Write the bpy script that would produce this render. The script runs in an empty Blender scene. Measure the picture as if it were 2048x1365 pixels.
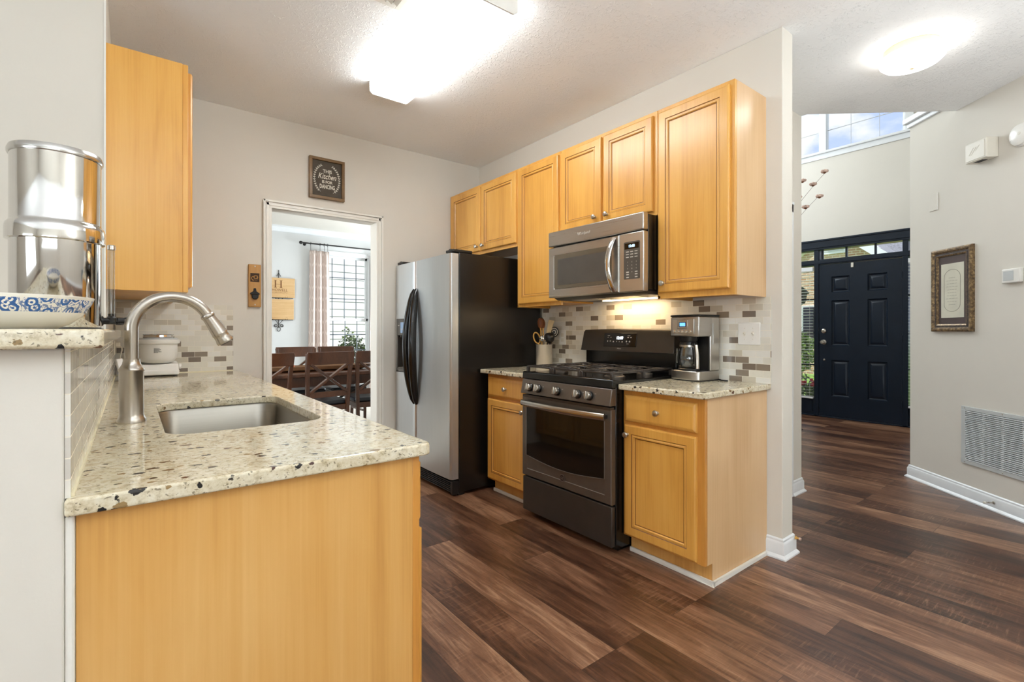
import bpy, bmesh, math, random
from math import sin, cos, pi, radians, sqrt, atan2
from mathutils import Vector, Matrix
random.seed(7)
SC = bpy.context.scene
COL = SC.collection

# ---------------------------------------------------------------- camera, world, light, exposure
FPX, HORIZON, EYE = 980.0, 662.0, 1.203
HEAD = math.atan(761 / 980.0)
cam_data = bpy.data.cameras.new('camera')
cam_data.sensor_width = 36.0
cam_data.lens = 36.0 * FPX / 2048.0
cam_data.shift_y = -(682.5 - HORIZON) / 2048.0
cam_data.clip_start = 0.02
cam_data.clip_end = 300
cam = bpy.data.objects.new('camera', cam_data)
cam.location = (0, 0, EYE)
cam.rotation_euler = (pi / 2, 0, -HEAD)
COL.objects.link(cam)
SC.camera = cam

SC.view_settings.view_transform = 'Standard'
SC.view_settings.look = 'None'
SC.view_settings.gamma = 1.0
SC.view_settings.use_curve_mapping = False
SC.view_settings.exposure = 1.12

world = bpy.data.worlds.new('sky')
SC.world = world
world.use_nodes = True
wn, wl = world.node_tree.nodes, world.node_tree.links
wn.clear()
w_out = wn.new('ShaderNodeOutputWorld')
w_bg = wn.new('ShaderNodeBackground')
w_bg.inputs['Strength'].default_value = 0.56
w_tc = wn.new('ShaderNodeTexCoord')
w_map = wn.new('ShaderNodeMapping')
w_map.inputs['Scale'].default_value = (1, 1, 1.9)
w_no = wn.new('ShaderNodeTexNoise')
w_no.inputs['Scale'].default_value = 6.5
w_no.inputs['Detail'].default_value = 9
w_no.inputs['Roughness'].default_value = 0.56
w_rp = wn.new('ShaderNodeValToRGB')
w_rp.color_ramp.elements[0].position = 0.46
w_rp.color_ramp.elements[0].color = (0.47, 0.60, 0.93, 1)
w_rp.color_ramp.elements[1].position = 0.62
w_rp.color_ramp.elements[1].color = (0.98, 0.98, 1.0, 1)
wl.new(w_tc.outputs['Generated'], w_map.inputs['Vector'])
wl.new(w_map.outputs['Vector'], w_no.inputs['Vector'])
wl.new(w_no.outputs['Fac'], w_rp.inputs['Fac'])
wl.new(w_rp.outputs['Color'], w_bg.inputs['Color'])
wl.new(w_bg.outputs['Background'], w_out.inputs['Surface'])


def lamp(name, kind, loc, rot, energy, color, **kw):
    d = bpy.data.lights.new(name, kind)
    d.energy = energy
    d.color = color
    for k, v in kw.items():
        setattr(d, k, v)
    o = bpy.data.objects.new(name, d)
    o.location = loc
    o.rotation_euler = rot
    COL.objects.link(o)
    return o


DAY = (0.82, 0.92, 1.0)
# sun outdoors, over the roof from behind the photographer
lamp('sun', 'SUN', (0, 0, 12), (radians(38), 0, radians(-32)), 2.3, (1.0, 0.98, 0.95), angle=radians(1.5))
# living room window daylight behind the camera; foyer and dining fills are added
lamp('daylight_living_back', 'AREA', (-1.3, -3.40, 1.5), (radians(160), 0, 0), 28, DAY,
     shape='RECTANGLE', size=3.2, size_y=2.0)
lamp('daylight_living_left', 'AREA', (-4.40, -0.6, 1.5), (radians(114), 0, radians(-90)), 66, DAY,
     shape='RECTANGLE', size=2.4, size_y=2.0)
lamp('foyer_fill', 'AREA', (6.0, 4.86, 3.8), (radians(-90), 0, 0), 66, DAY,
     shape='RECTANGLE', size=2.6, size_y=1.7)  # added fill on the foyer's hidden left wall, no window there
lamp('dining_fill', 'AREA', (3.88, 7.15, 1.5), (radians(90), 0, radians(90)), 34, DAY,
     shape='RECTANGLE', size=1.0, size_y=1.7)  # added fill on the dining room's right wall, out of view
lamp('dining_fill_left', 'AREA', (-0.94, 5.1, 1.5), (radians(90), 0, radians(-90)), 36, DAY,
     shape='RECTANGLE', size=1.2, size_y=1.7)  # second added dining fill, unseen on the left wall
# unseen fills added behind and beside the camera to brighten the ceilings
lamp('living_ceiling_fill', 'AREA', (0.1, -1.0, 1.55), (radians(180), 0, 0), 38, (0.84, 0.93, 1.0), shape='DISK', size=0.6)
lamp('hall_ceiling_fill', 'AREA', (2.3, -1.2, 1.55), (radians(180), 0, 0), 26, (0.88, 0.95, 1.0), shape='DISK', size=0.6)


# ---------------------------------------------------------------- materials
M = {}


def srgb(r, g, b):
    f = lambda c: (c / 12.92 if c <= 0.04045 else ((c + 0.055) / 1.055) ** 2.4)
    return (f(r / 255.0), f(g / 255.0), f(b / 255.0), 1.0)


class NT:
    def __init__(self, name):
        self.m = bpy.data.materials.new(name)
        self.m.use_nodes = True
        self.n = self.m.node_tree.nodes
        self.l = self.m.node_tree.links
        self.b = self.n['Principled BSDF']
        M[name] = self.m

    def node(self, t, **kw):
        x = self.n.new('ShaderNode' + t)
        for k, v in kw.items():
            if k in x.inputs:
                x.inputs[k].default_value = v
            else:
                setattr(x, k, v)
        return x

    def link(self, a, b):
        self.l.new(a, b)

    def coords(self, scale=(1, 1, 1), rand=False, kind='Object'):
        tc = self.node('TexCoord')
        src = tc.outputs[kind]
        if rand:
            oi = self.node('ObjectInfo')
            mm = self.node('Math', operation='MULTIPLY')
            mm.inputs[1].default_value = 37.0
            self.link(oi.outputs['Random'], mm.inputs[0])
            ad = self.node('VectorMath', operation='ADD')
            self.link(src, ad.inputs[0])
            self.link(mm.outputs[0], ad.inputs[1])
            src = ad.outputs[0]
        mp = self.node('Mapping')
        mp.inputs['Scale'].default_value = scale
        self.link(src, mp.inputs['Vector'])
        return mp.outputs['Vector']

    def ramp(self, fac, stops, interp='LINEAR'):
        r = self.node('ValToRGB')
        r.color_ramp.interpolation = interp
        e = r.color_ramp.elements
        while len(e) < len(stops):
            e.new(0.5)
        for i, (p, c) in enumerate(stops):
            e[i].position = p
            e[i].color = c
        self.link(fac, r.inputs['Fac'])
        return r.outputs['Color']

    def noise(self, vec, scale, detail=4, rough=0.55, dist=0.0):
        x = self.node('TexNoise', Scale=scale, Detail=detail, Roughness=rough, Distortion=dist)
        self.link(vec, x.inputs['Vector'])
        return x.outputs['Fac']

    def math(self, op, a, b=None, clamp=False):
        x = self.node('Math', operation=op, use_clamp=clamp)
        for i, v in enumerate((a, b)):
            if v is None:
                continue
            if hasattr(v, 'links'):
                self.link(v, x.inputs[i])
            else:
                x.inputs[i].default_value = v
        return x.outputs[0]

    def mix(self, fac, a, b, blend='MIX'):
        x = self.node('MixRGB', blend_type=blend)
        for k, v in (('Fac', fac), ('Color1', a), ('Color2', b)):
            if hasattr(v, 'links'):
                self.link(v, x.inputs[k])
            else:
                x.inputs[k].default_value = v
        return x.outputs['Color']

    def bump(self, h, strength=0.2, dist=0.01):
        x = self.node('Bump', Strength=strength, Distance=dist)
        self.link(h, x.inputs['Height'])
        self.link(x.outputs['Normal'], self.b.inputs['Normal'])

    def set(self, **kw):
        for k, v in kw.items():
            k = k.replace('_', ' ')
            if hasattr(v, 'links'):
                self.link(v, self.b.inputs[k])
            else:
                self.b.inputs[k].default_value = v
        return self


def plain(name, col, rough=0.5, metal=0.0, vary=0.04, scale=12.0, bump=0.0, bscale=120, **kw):
    t = NT(name)
    v = t.coords()
    n = t.noise(v, scale, 3)
    c0 = tuple(max(0, x * (1 - vary * 2)) for x in col[:3]) + (1,)
    c1 = tuple(min(1, x * (1 + vary * 2)) for x in col[:3]) + (1,)
    t.set(Base_Color=t.ramp(n, [(0.3, c0), (0.7, c1)]), Roughness=rough, Metallic=metal, **kw)
    if bump:
        t.bump(t.noise(v, bscale, 4), bump, 0.002)
    return t


plain('wall_paint', srgb(219, 213, 202), 0.75, vary=0.01, scale=2, bump=0.12, bscale=90)
plain('dining_paint', srgb(214, 214, 212), 0.75, vary=0.01, scale=2)
plain('white_trim', srgb(234, 231, 222), 0.35, vary=0.01)
plain('cool_trim', srgb(232, 234, 235), 0.35, vary=0.01)
plain('white_plastic', srgb(236, 233, 226), 0.3, vary=0.01)
plain('beige_plastic', srgb(222, 216, 202), 0.4, vary=0.01)
plain('grey_enamel', srgb(196, 199, 198), 0.4, vary=0.01)
plain('muntin_backlit', srgb(104, 110, 116), 0.4)  # backlit darkness of the window bars put into their colour
plain('vent_dark', srgb(70, 70, 68), 0.8)
plain('black_plastic', srgb(26, 25, 25), 0.3, vary=0.05)
plain('black_gloss', srgb(14, 13, 13), 0.08, vary=0.05)
plain('black_enamel', srgb(20, 19, 18), 0.13, vary=0.05)
plain('black_glass', srgb(16, 14, 12), 0.04, vary=0.02)
plain('cast_iron', srgb(54, 47, 42), 0.34, vary=0.15, scale=60, bump=0.15, bscale=400)
plain('slate_steel', srgb(118, 110, 102), 0.36, 0.75, vary=0.03)
plain('slate_dark', srgb(78, 72, 66), 0.35, 0.6, vary=0.03)
plain('nickel', srgb(190, 184, 174), 0.28, 1.0, vary=0.03)
plain('chrome', srgb(222, 220, 216), 0.07, 1.0, vary=0.01)
plain('polished_lid', srgb(205, 203, 198), 0.2, 1.0, vary=0.01)
plain('brass_cream', srgb(226, 208, 168), 0.4, 0.25, vary=0.02)
plain('iron_black', srgb(38, 36, 35), 0.5, 0.4)
plain('navy_paint', srgb(13, 26, 41), 0.3, vary=0.06, scale=5, bump=0.05, bscale=30, **{'Specular_IOR_Level': 0.35})
plain('leather', srgb(24, 27, 34), 0.3, vary=0.08, bump=0.1, bscale=200)
plain('pumpkin_skin', srgb(226, 110, 40), 0.45, vary=0.1)
plain('grout', srgb(226, 218, 200), 0.8, vary=0.02)
plain('caulk', srgb(232, 222, 190), 0.5, vary=0.03)
plain('matboard', srgb(82, 66, 66), 0.7, vary=0.04)
plain('old_paper', srgb(226, 222, 204), 0.8, vary=0.04, scale=9)
plain('ink_grey', srgb(165, 158, 140), 0.8)
plain('chalk_white', srgb(226, 222, 208), 0.8)
plain('burnt_wood', srgb(120, 76, 36), 0.7)
plain('dark_burn', srgb(62, 40, 18), 0.7)
plain('panel_print', srgb(196, 188, 176), 0.5)
plain('steel_print', srgb(88, 84, 80), 0.5)
plain('badge_ring', srgb(150, 146, 142), 0.3, 0.9)
plain('carpet', srgb(206, 198, 186), 0.95, vary=0.04, scale=60, bump=0.3, bscale=500)
plain('roof_shingle', srgb(120, 122, 128), 0.9, vary=0.2, scale=18)
plain('lantern_metal', srgb(52, 46, 40), 0.5, 0.5)
plain('concrete', srgb(170, 166, 160), 0.9, vary=0.06)
plain('petal_pink', srgb(226, 192, 178), 0.8, vary=0.2, scale=40)
plain('flower_red', srgb(196, 40, 50), 0.7, vary=0.2)
plain('twig', srgb(96, 74, 58), 0.8)
plain('gold_wood', srgb(196, 148, 70), 0.45, vary=0.1)
plain('spoon_brown', srgb(120, 66, 32), 0.45, vary=0.15)
plain('spatula_wood', srgb(186, 164, 124), 0.55, vary=0.1)
plain('orange_plastic', srgb(214, 130, 60), 0.4)
plain('cord_white', srgb(228, 222, 206), 0.5)
plain('oil_rubber', srgb(20, 20, 20), 0.6)
plain('curtain_backing', srgb(235, 232, 226), 0.8)
plain('cavity', srgb(38, 37, 37), 0.5)
plain('window_tint', srgb(108, 98, 82), 0.16, 0.35, vary=0.02)
plain('oven_glass', srgb(20, 17, 14), 0.05, vary=0.02)
plain('fridge_panel', srgb(92, 88, 82), 0.35, 0.4)


def emit(name, col, strength, rough=0.4):
    t = NT(name)
    v = t.coords()
    c = t.ramp(t.noise(v, 3, 2), [(0.3, tuple(x * 0.97 for x in col[:3]) + (1,)), (0.7, col)])
    t.set(Base_Color=c, Emission_Color=c, Emission_Strength=strength, Roughness=rough)
    return t


emit('lamp_lens', (0.95, 0.985, 1.0, 1), 9.0)
emit('dome_lens', (1.0, 0.98, 0.95, 1), 5.5)
emit('hood_lamp', (1.0, 0.72, 0.40, 1), 15.0)
emit('digit_blue', (0.35, 0.70, 1.0, 1), 2.2)
emit('digit_white', (0.80, 0.90, 1.0, 1), 2.4)
emit('screen_blue', (0.10, 0.30, 0.90, 1), 1.1)
emit('panel_blue', (0.17, 0.24, 0.34, 1), 0.25)


def brushed(name, col, rough, vertical=True, metal=1.0, amt=0.12):
    t = NT(name)
    v = t.coords((260, 260, 3) if vertical else (3, 3, 260))
    n = t.noise(v, 1.0, 2)
    t.set(Base_Color=t.ramp(n, [(0.3, tuple(x * (1 - amt * .5) for x in col[:3]) + (1,)), (0.7, col)]), Metallic=metal,
          Roughness=t.math('ADD', t.math('MULTIPLY', n, amt), rough - amt / 2))
    return t


brushed('fridge_steel', srgb(210, 212, 212), 0.36, True, 0.85)
brushed('steel_h', srgb(190, 186, 180), 0.30, False)
plain('steel_v', srgb(200, 197, 192), 0.32, 1.0, vary=0.01)
brushed('sink_steel', srgb(150, 144, 134), 0.30, False)
plain('faucet_nickel', srgb(186, 178, 168), 0.27, 1.0, vary=0.01)
plain('crock_steel', srgb(218, 210, 198), 0.33, 0.7, vary=0.01)
brushed('handle_steel', srgb(190, 182, 172), 0.24, False)

# clear glass that lets light through, with a faint reflection
for nm, tint, refl in (('pane_glass', (1, 1, 1, 1), 0.04), ('picture_glass', (1, 1, 1, 1), 0.03), ('carafe_glass', (0.90, 0.91, 0.90, 1), 0.07), ('tube_glass', (0.80, 0.83, 0.84, 1), 0.12)):
    t = NT(nm)
    out = t.n['Material Output']
    tr = t.node('BsdfTransparent')
    tr.inputs['Color'].default_value = tint
    gl = t.node('BsdfGlossy', Roughness=0.02)
    lw = t.node('LayerWeight', Blend=0.5)
    p5 = t.math('POWER', lw.outputs['Facing'], 5.0)
    fac = t.math('ADD', t.math('MULTIPLY', p5, 0.9), refl, True)
    mx = t.node('MixShader')
    t.link(fac, mx.inputs[0])
    t.link(tr.outputs[0], mx.inputs[1])
    t.link(gl.outputs[0], mx.inputs[2])
    t.link(mx.outputs[0], out.inputs['Surface'])

# maple cabinets: long soft vertical grain with paler clouds
def maple(name, lo, mid, hi, sx=(7, 7, 0.7), rough=0.32, gr=0.35):
    t = NT(name)
    v = t.coords(sx, rand=True)
    big = t.noise(v, 1.0, 5, 0.6, 0.8)
    v2 = t.coords((sx[0] * 18, sx[1] * 18, sx[2] * 3), rand=True)
    fine = t.noise(v2, 1.0, 3, 0.6)
    v3 = t.coords((2.2, 2.2, 1.6), rand=True)
    cloud = t.noise(v3, 1.0, 2)
    f = t.math('ADD', t.math('MULTIPLY', big, 0.75), t.math('MULTIPLY', t.math('SUBTRACT', fine, 0.5), gr))
    f = t.math('ADD', f, t.math('MULTIPLY', t.math('SUBTRACT', cloud, 0.5), 0.5))
    t.set(Base_Color=t.ramp(f, [(0.1, lo), (0.38, mid), (0.72, hi)]), Roughness=rough, Coat_Weight=0.25, Coat_Roughness=0.2)
    return t


maple('maple', srgb(198, 136, 56), srgb(222, 163, 76), srgb(234, 182, 98))
maple('maple_side', srgb(200, 158, 110), srgb(216, 178, 132), srgb(226, 192, 150), (5, 5, 0.5), 0.38, 0.3)
maple('maple_end', srgb(190, 134, 64), srgb(216, 163, 90), srgb(230, 184, 116), (6, 6, 0.55), 0.36, 0.3)
maple('maple_edge', srgb(182, 118, 48), srgb(204, 140, 62), srgb(216, 156, 78))
plain('glaze', srgb(128, 78, 28), 0.5, vary=0.1)
maple('walnut', srgb(52, 28, 16), srgb(84, 48, 28), srgb(112, 66, 40), (9, 9, 2), 0.3)
maple('bamboo', srgb(196, 152, 100), srgb(214, 174, 122), srgb(226, 190, 142), (2, 10, 40), 0.45, 0.2)
maple('frame_wood', srgb(92, 66, 30), srgb(120, 88, 44), srgb(138, 104, 56), (8, 8, 8), 0.5)
maple('opener_wood', srgb(150, 100, 34), srgb(182, 130, 52), srgb(200, 148, 70), (6, 6, 1.2), 0.4)
maple('tray_wood', srgb(86, 58, 36), srgb(120, 84, 54), srgb(146, 106, 72), (2, 9, 9), 0.6)
plain('chalkboard', srgb(82, 74, 64), 0.8, vary=0.08, scale=20)


# antique frame: bronze and dark mottling
t = NT('antique_frame')
v = t.coords()
n = t.noise(v, 55, 5, 0.65)
t.set(Base_Color=t.ramp(n, [(0.32, srgb(72, 60, 50)), (0.52, srgb(128, 104, 74)), (0.72, srgb(190, 162, 116))]),
      Roughness=0.4, Metallic=0.45)
t = NT('antique_dark')
v = t.coords()
n = t.noise(v, 60, 5, 0.65)
t.set(Base_Color=t.ramp(n, [(0.3, srgb(56, 50, 50)), (0.6, srgb(96, 86, 80)), (0.8, srgb(160, 136, 100))]),
      Roughness=0.4, Metallic=0.3)

# textured black fridge side
t = NT('fridge_black')
v = t.coords()
t.set(Base_Color=srgb(26, 22, 19), Roughness=0.24)
t.bump(t.noise(v, 380, 3), 0.30, 0.0015)

# granite: cream ground, tan clouds, charcoal and wine flecks
t = NT('granite')
v = t.coords()
cl = t.noise(v, 9, 5, 0.6, 0.6)
base = t.ramp(cl, [(0.25, srgb(178, 160, 124)), (0.45, srgb(208, 194, 160)), (0.6, srgb(222, 212, 186)), (0.8, srgb(194, 182, 158))])
fine = t.noise(v, 70, 4, 0.7)
base = t.mix(0.6, base, t.ramp(fine, [(0.34, srgb(158, 140, 108)), (0.48, srgb(214, 202, 174)), (0.66, srgb(232, 226, 208))]))
v2 = t.coords((1, 1.25, 1.25))
dn = t.node('TexNoise', Scale=55, Detail=4)
t.link(v2, dn.inputs['Vector'])
wv = t.node('VectorMath', operation='MULTIPLY_ADD')
t.link(dn.outputs['Color'], wv.inputs[0])
wv.inputs[1].default_value = (0.030, 0.030, 0.030)
t.link(v2, wv.inputs[2])
vo = t.node('TexVoronoi', Scale=40)
t.link(wv.outputs[0], vo.inputs['Vector'])
pick = t.node('SeparateColor')
t.link(vo.outputs['Color'], pick.inputs[0])
rad = t.math('MULTIPLY', t.math('SUBTRACT', pick.outputs[0], 0.50), 1.0)
fleck = t.math('MULTIPLY', t.math('SUBTRACT', rad, vo.outputs['Distance']), 18.0, True)
fl_col = t.ramp(pick.outputs[1], [(0.0, srgb(36, 36, 38)), (0.50, srgb(66, 60, 54)), (0.62, srgb(84, 48, 42)), (0.75, srgb(150, 124, 84))])
col = t.mix(fleck, base, fl_col)
vo2 = t.node('TexVoronoi', Scale=150)
t.link(wv.outputs[0], vo2.inputs['Vector'])
p2 = t.node('SeparateColor')
t.link(vo2.outputs['Color'], p2.inputs[0])
f2 = t.math('MULTIPLY', t.math('SUBTRACT', t.math('MULTIPLY', t.math('SUBTRACT', p2.outputs[0], 0.55), 1.15), vo2.outputs['Distance']), 14.0, True)
col = t.mix(t.math('MULTIPLY', f2, 0.7), col, srgb(104, 92, 72))
t.set(Base_Color=col, Roughness=0.07, Specular_IOR_Level=0.6)


# glass mosaic, laid in running bond; axis = which local axes make the wall plane
def mosaic(name, pale):
    t = NT(name)
    tc = t.node('TexCoord')
    sp = t.node('SeparateXYZ')
    t.link(tc.outputs['Object'], sp.inputs[0])
    cb = t.node('CombineXYZ')
    t.link(sp.outputs[0], cb.inputs[0])
    t.link(sp.outputs[2], cb.inputs[1])
    br = t.node('TexBrick', offset=0.5, offset_frequency=2, squash=1.0)
    for k, val in (('Color1', (0, 0, 0, 1)), ('Color2', (1, 1, 1, 1)), ('Mortar', (0, 0, 0, 1)), ('Scale', 1.0),
                   ('Mortar Size', 0.0011), ('Mortar Smooth', 0.15), ('Bias', 0.0), ('Brick Width', 0.0765), ('Row Height', 0.0365)):
        br.inputs[k].default_value = val
    t.link(cb.outputs[0], br.inputs['Vector'])
    n = t.noise(tc.outputs['Object'], 30, 2)
    tile = t.ramp(br.outputs['Color'], [(0.0, srgb(224, 218, 204)), (0.34, srgb(232, 228, 218)), (0.62, srgb(204, 194, 174)), (0.74, srgb(226, 220, 204)), (0.855, srgb(122, 108, 95)), (0.95, srgb(140, 126, 110))], 'CONSTANT')
    if pale:
        tile = t.mix(0.72, tile, srgb(232, 228, 218))
    tile = t.mix(t.math('MULTIPLY', n, 0.12), tile, (0.35, 0.31, 0.26, 1))
    t.set(Base_Color=t.mix(br.outputs['Fac'], tile, srgb(232, 224, 206)),
          Roughness=t.math('ADD', t.math('MULTIPLY', br.outputs['Fac'], 0.5), 0.12))
    t.bump(t.math('SUBTRACT', 1.0, br.outputs['Fac']), 0.5, 0.0012)


mosaic('mosaic', False)
mosaic('mosaic_pale', True)

# ---- floor: walnut-look planks running away from the camera along Y, with pale saw marks
t = NT('plank_floor')
tc = t.node('TexCoord')
sp = t.node('SeparateXYZ')
t.link(tc.outputs['Object'], sp.inputs[0])
cb = t.node('CombineXYZ')
t.link(sp.outputs[1], cb.inputs[0])
t.link(sp.outputs[0], cb.inputs[1])
br = t.node('TexBrick', offset=0.37, offset_frequency=3, squash=1.0)
for k, val in (('Color1', (0, 0, 0, 1)), ('Color2', (1, 1, 1, 1)), ('Mortar', (0.5, 0.5, 0.5, 1)), ('Scale', 1.0),
               ('Mortar Size', 0.0012), ('Mortar Smooth', 0.1), ('Brick Width', 1.22), ('Row Height', 0.18)):
    br.inputs[k].default_value = val
t.link(cb.outputs[0], br.inputs['Vector'])
rnd = t.node('SeparateColor')
t.link(br.outputs['Color'], rnd.inputs[0])
off = t.node('CombineXYZ')
t.link(t.math('MULTIPLY', rnd.outputs[0], 23.0), off.inputs[0])
t.link(t.math('MULTIPLY', rnd.outputs[0], 41.0), off.inputs[1])
pv = t.node('VectorMath', operation='ADD')
t.link(tc.outputs['Object'], pv.inputs[0])
t.link(off.outputs[0], pv.inputs[1])


def mapped(t, src, scale):
    m = t.node('Mapping')
    m.inputs['Scale'].default_value = scale
    t.link(src, m.inputs['Vector'])
    return m.outputs['Vector']


grain = t.noise(mapped(t, pv.outputs[0], (17, 2.0, 1)), 1.0, 7, 0.68, 1.5)
fine = t.noise(mapped(t, pv.outputs[0], (95, 5, 1)), 1.0, 3, 0.6, 0.4)
patch = t.noise(mapped(t, pv.outputs[0], (4.5, 1.1, 1)), 1.0, 2)
saw = t.noise(mapped(t, pv.outputs[0], (7, 85, 1)), 1.0, 3, 0.7, 0.3)
f = t.math('ADD', t.math('MULTIPLY', grain, 0.55), t.math('MULTIPLY', fine, 0.18))
f = t.math('ADD', f, t.math('MULTIPLY', patch, 0.34))
f = t.math('ADD', f, t.math('MULTIPLY', t.math('SUBTRACT', rnd.outputs[0], 0.5), 0.22))
sawm = t.math('MULTIPLY', t.math('MULTIPLY', t.math('SUBTRACT', saw, 0.53), 5.0, True), t.math('MULTIPLY', t.math('SUBTRACT', patch, 0.48), 6.0, True))
col = t.ramp(f, [(0.37, srgb(48, 25, 14)), (0.49, srgb(86, 53, 35)), (0.61, srgb(126, 88, 64)), (0.74, srgb(176, 136, 106))])
col = t.mix(t.math('MULTIPLY', sawm, 0.6), col, srgb(168, 130, 100))
col = t.mix(t.math('MULTIPLY', br.outputs['Fac'], 0.8), col, srgb(40, 24, 15))
t.set(Base_Color=col, Roughness=t.math('ADD', t.math('MULTIPLY', fine, 0.14), 0.26), Specular_IOR_Level=0.8)
t.bump(t.math('ADD', t.math('ADD', t.math('MULTIPLY', saw, 0.6), t.math('MULTIPLY', fine, 0.4)), t.math('MULTIPLY', br.outputs['Fac'], -1.5)), 0.22, 0.003)

# ---- ceiling: stomped plaster, strokes fanning out from scattered centres
t = NT('stomp_ceiling')
tc = t.node('TexCoord')
hs = []
for sc_, sd in ((3.6, 0.0), (4.6, 7.3)):
    ad = t.node('VectorMath', operation='ADD')
    t.link(tc.outputs['Object'], ad.inputs[0])
    ad.inputs[1].default_value = (sd, sd * 1.7, 0)
    vo = t.node('TexVoronoi', Scale=sc_, voronoi_dimensions='2D')
    t.link(ad.outputs[0], vo.inputs['Vector'])
    df = t.node('VectorMath', operation='SUBTRACT')
    t.link(ad.outputs[0], df.inputs[0])
    t.link(vo.outputs['Position'], df.inputs[1])
    s2 = t.node('SeparateXYZ')
    t.link(df.outputs[0], s2.inputs[0])
    wob = t.noise(tc.outputs['Object'], 26, 2)
    ang = t.math('ADD', t.math('ARCTAN2', s2.outputs[1], s2.outputs[0]), t.math('MULTIPLY', wob, 0.9))
    cb = t.node('CombineXYZ')
    t.link(t.math('MULTIPLY', ang, 6.0), cb.inputs[0])
    t.link(t.math('MULTIPLY', vo.outputs['Distance'], 7.0), cb.inputs[1])
    st = t.noise(cb.outputs[0], 1.3, 2)
    ridge = t.math('MULTIPLY', t.math('SUBTRACT', st, 0.56), 9.0, True)
    fall = t.math('MULTIPLY', t.math('SUBTRACT', 0.62, vo.outputs['Distance']), 4.0, True)
    hs.append(t.math('MULTIPLY', ridge, fall))
h = t.math('MAXIMUM', hs[0], hs[1])
t.set(Base_Color=srgb(247, 247, 246), Roughness=0.85)
t.bump(t.math('ADD', h, t.math('MULTIPLY', t.noise(tc.outputs['Object'], 60, 3), 0.25)), 0.45, 0.007)

# ---- curtain cloth with a pale trellis
t = NT('curtain_cloth')
tc = t.node('TexCoord')
sp = t.node('SeparateXYZ')
t.link(tc.outputs['UV'], sp.inputs[0])
a = t.math('COSINE', t.math('MULTIPLY', sp.outputs[0], 2 * pi))
b = t.math('COSINE', t.math('MULTIPLY', sp.outputs[1], 2 * pi))
s_ = t.math('MULTIPLY', t.math('ADD', a, b), 0.5)
ln = t.math('ABSOLUTE', t.math('SUBTRACT', t.math('ABSOLUTE', s_), 0.38))
c = t.ramp(ln, [(0.10, srgb(220, 204, 195)), (0.22, srgb(203, 184, 174))])
t.set(Base_Color=c, Roughness=0.8, Sheen_Weight=0.2)
t.bump(t.noise(tc.outputs['Object'], 300, 2), 0.1, 0.001)

# ---- outside: lap siding, brick, lawn, leaves
t = NT('siding')
tc = t.node('TexCoord')
sp = t.node('SeparateXYZ')
t.link(tc.outputs['Object'], sp.inputs[0])
fr = t.math('FRACT', t.math('MULTIPLY', sp.outputs[2], 6.2))
t.set(Base_Color=t.ramp(t.noise(tc.outputs['Object'], 5, 2), [(0.3, srgb(228, 228, 226)), (0.7, srgb(236, 236, 234))]), Roughness=0.6)
t = NT('brick')
tc = t.node('TexCoord')
sp = t.node('SeparateXYZ')
t.link(tc.outputs['Object'], sp.inputs[0])
cb = t.node('CombineXYZ')
t.link(sp.outputs[1], cb.inputs[0])
t.link(sp.outputs[2], cb.inputs[1])
br = t.node('TexBrick')
for k, val in (('Color1', srgb(176, 128, 92)), ('Color2', srgb(206, 176, 138)), ('Mortar', srgb(222, 210, 190)), ('Scale', 1.0),
               ('Mortar Size', 0.010), ('Brick Width', 0.22), ('Row Height', 0.075)):
    br.inputs[k].default_value = val
t.link(cb.outputs[0], br.inputs['Vector'])
t.set(Base_Color=br.outputs['Color'], Roughness=0.85)
t = NT('lawn')
v = t.coords()
t.set(Base_Color=t.ramp(t.noise(v, 14, 5), [(0.3, srgb(96, 140, 48)), (0.7, srgb(150, 186, 84))]), Roughness=0.9)
for nm, a_, b_ in (('leaf', srgb(46, 74, 28), srgb(124, 150, 70)), ('leaf_dark', srgb(34, 54, 26), srgb(92, 110, 56))):
    t = NT(nm)
    v = t.coords()
    t.set(Base_Color=t.ramp(t.noise(v, 18, 3), [(0.3, a_), (0.7, b_)]), Roughness=0.55)

# ---- white bowl with a blue onion-pattern band under the rim
t = NT('bowl_china')
tc = t.node('TexCoord')
sp = t.node('SeparateXYZ')
t.link(tc.outputs['Object'], sp.inputs[0])
ang = t.math('ARCTAN2', sp.outputs[1], sp.outputs[0])
cb = t.node('CombineXYZ')
t.link(t.math('MULTIPLY', ang, 0.125), cb.inputs[0])
t.link(sp.outputs[2], cb.inputs[1])
vo = t.node('TexVoronoi', Scale=42, voronoi_dimensions='2D')
t.link(cb.outputs[0], vo.inputs['Vector'])
ring = t.math('ABSOLUTE', t.math('SUBTRACT', t.math('FRACT', t.math('MULTIPLY', vo.outputs['Distance'], 3.0)), 0.5))
petal = t.math('GREATER_THAN', t.math('ADD', ring, t.math('MULTIPLY', t.noise(cb.outputs[0], 140, 3), 0.55)), 0.50)
near = t.math('LESS_THAN', vo.outputs['Distance'], 0.60)
sc_noise = t.math('GREATER_THAN', t.noise(cb.outputs[0], 95, 3, 0.5, 1.5), 0.53)
paint = t.math('MAXIMUM', t.math('MULTIPLY', petal, near), t.math('MULTIPLY', sc_noise, 0.8))
band = t.math('MULTIPLY', t.math('GREATER_THAN', sp.outputs[2], 0.036), t.math('LESS_THAN', sp.outputs[2], 0.064))
r2 = t.math('ADD', t.math('POWER', sp.outputs[0], 2.0), t.math('POWER', sp.outputs[1], 2.0))
paint = t.math('MULTIPLY', t.math('MULTIPLY', paint, band), t.math('GREATER_THAN', r2, 0.0105))
t.set(Base_Color=t.mix(paint, srgb(240, 236, 226), srgb(52, 98, 160)), Roughness=0.12)


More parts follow.
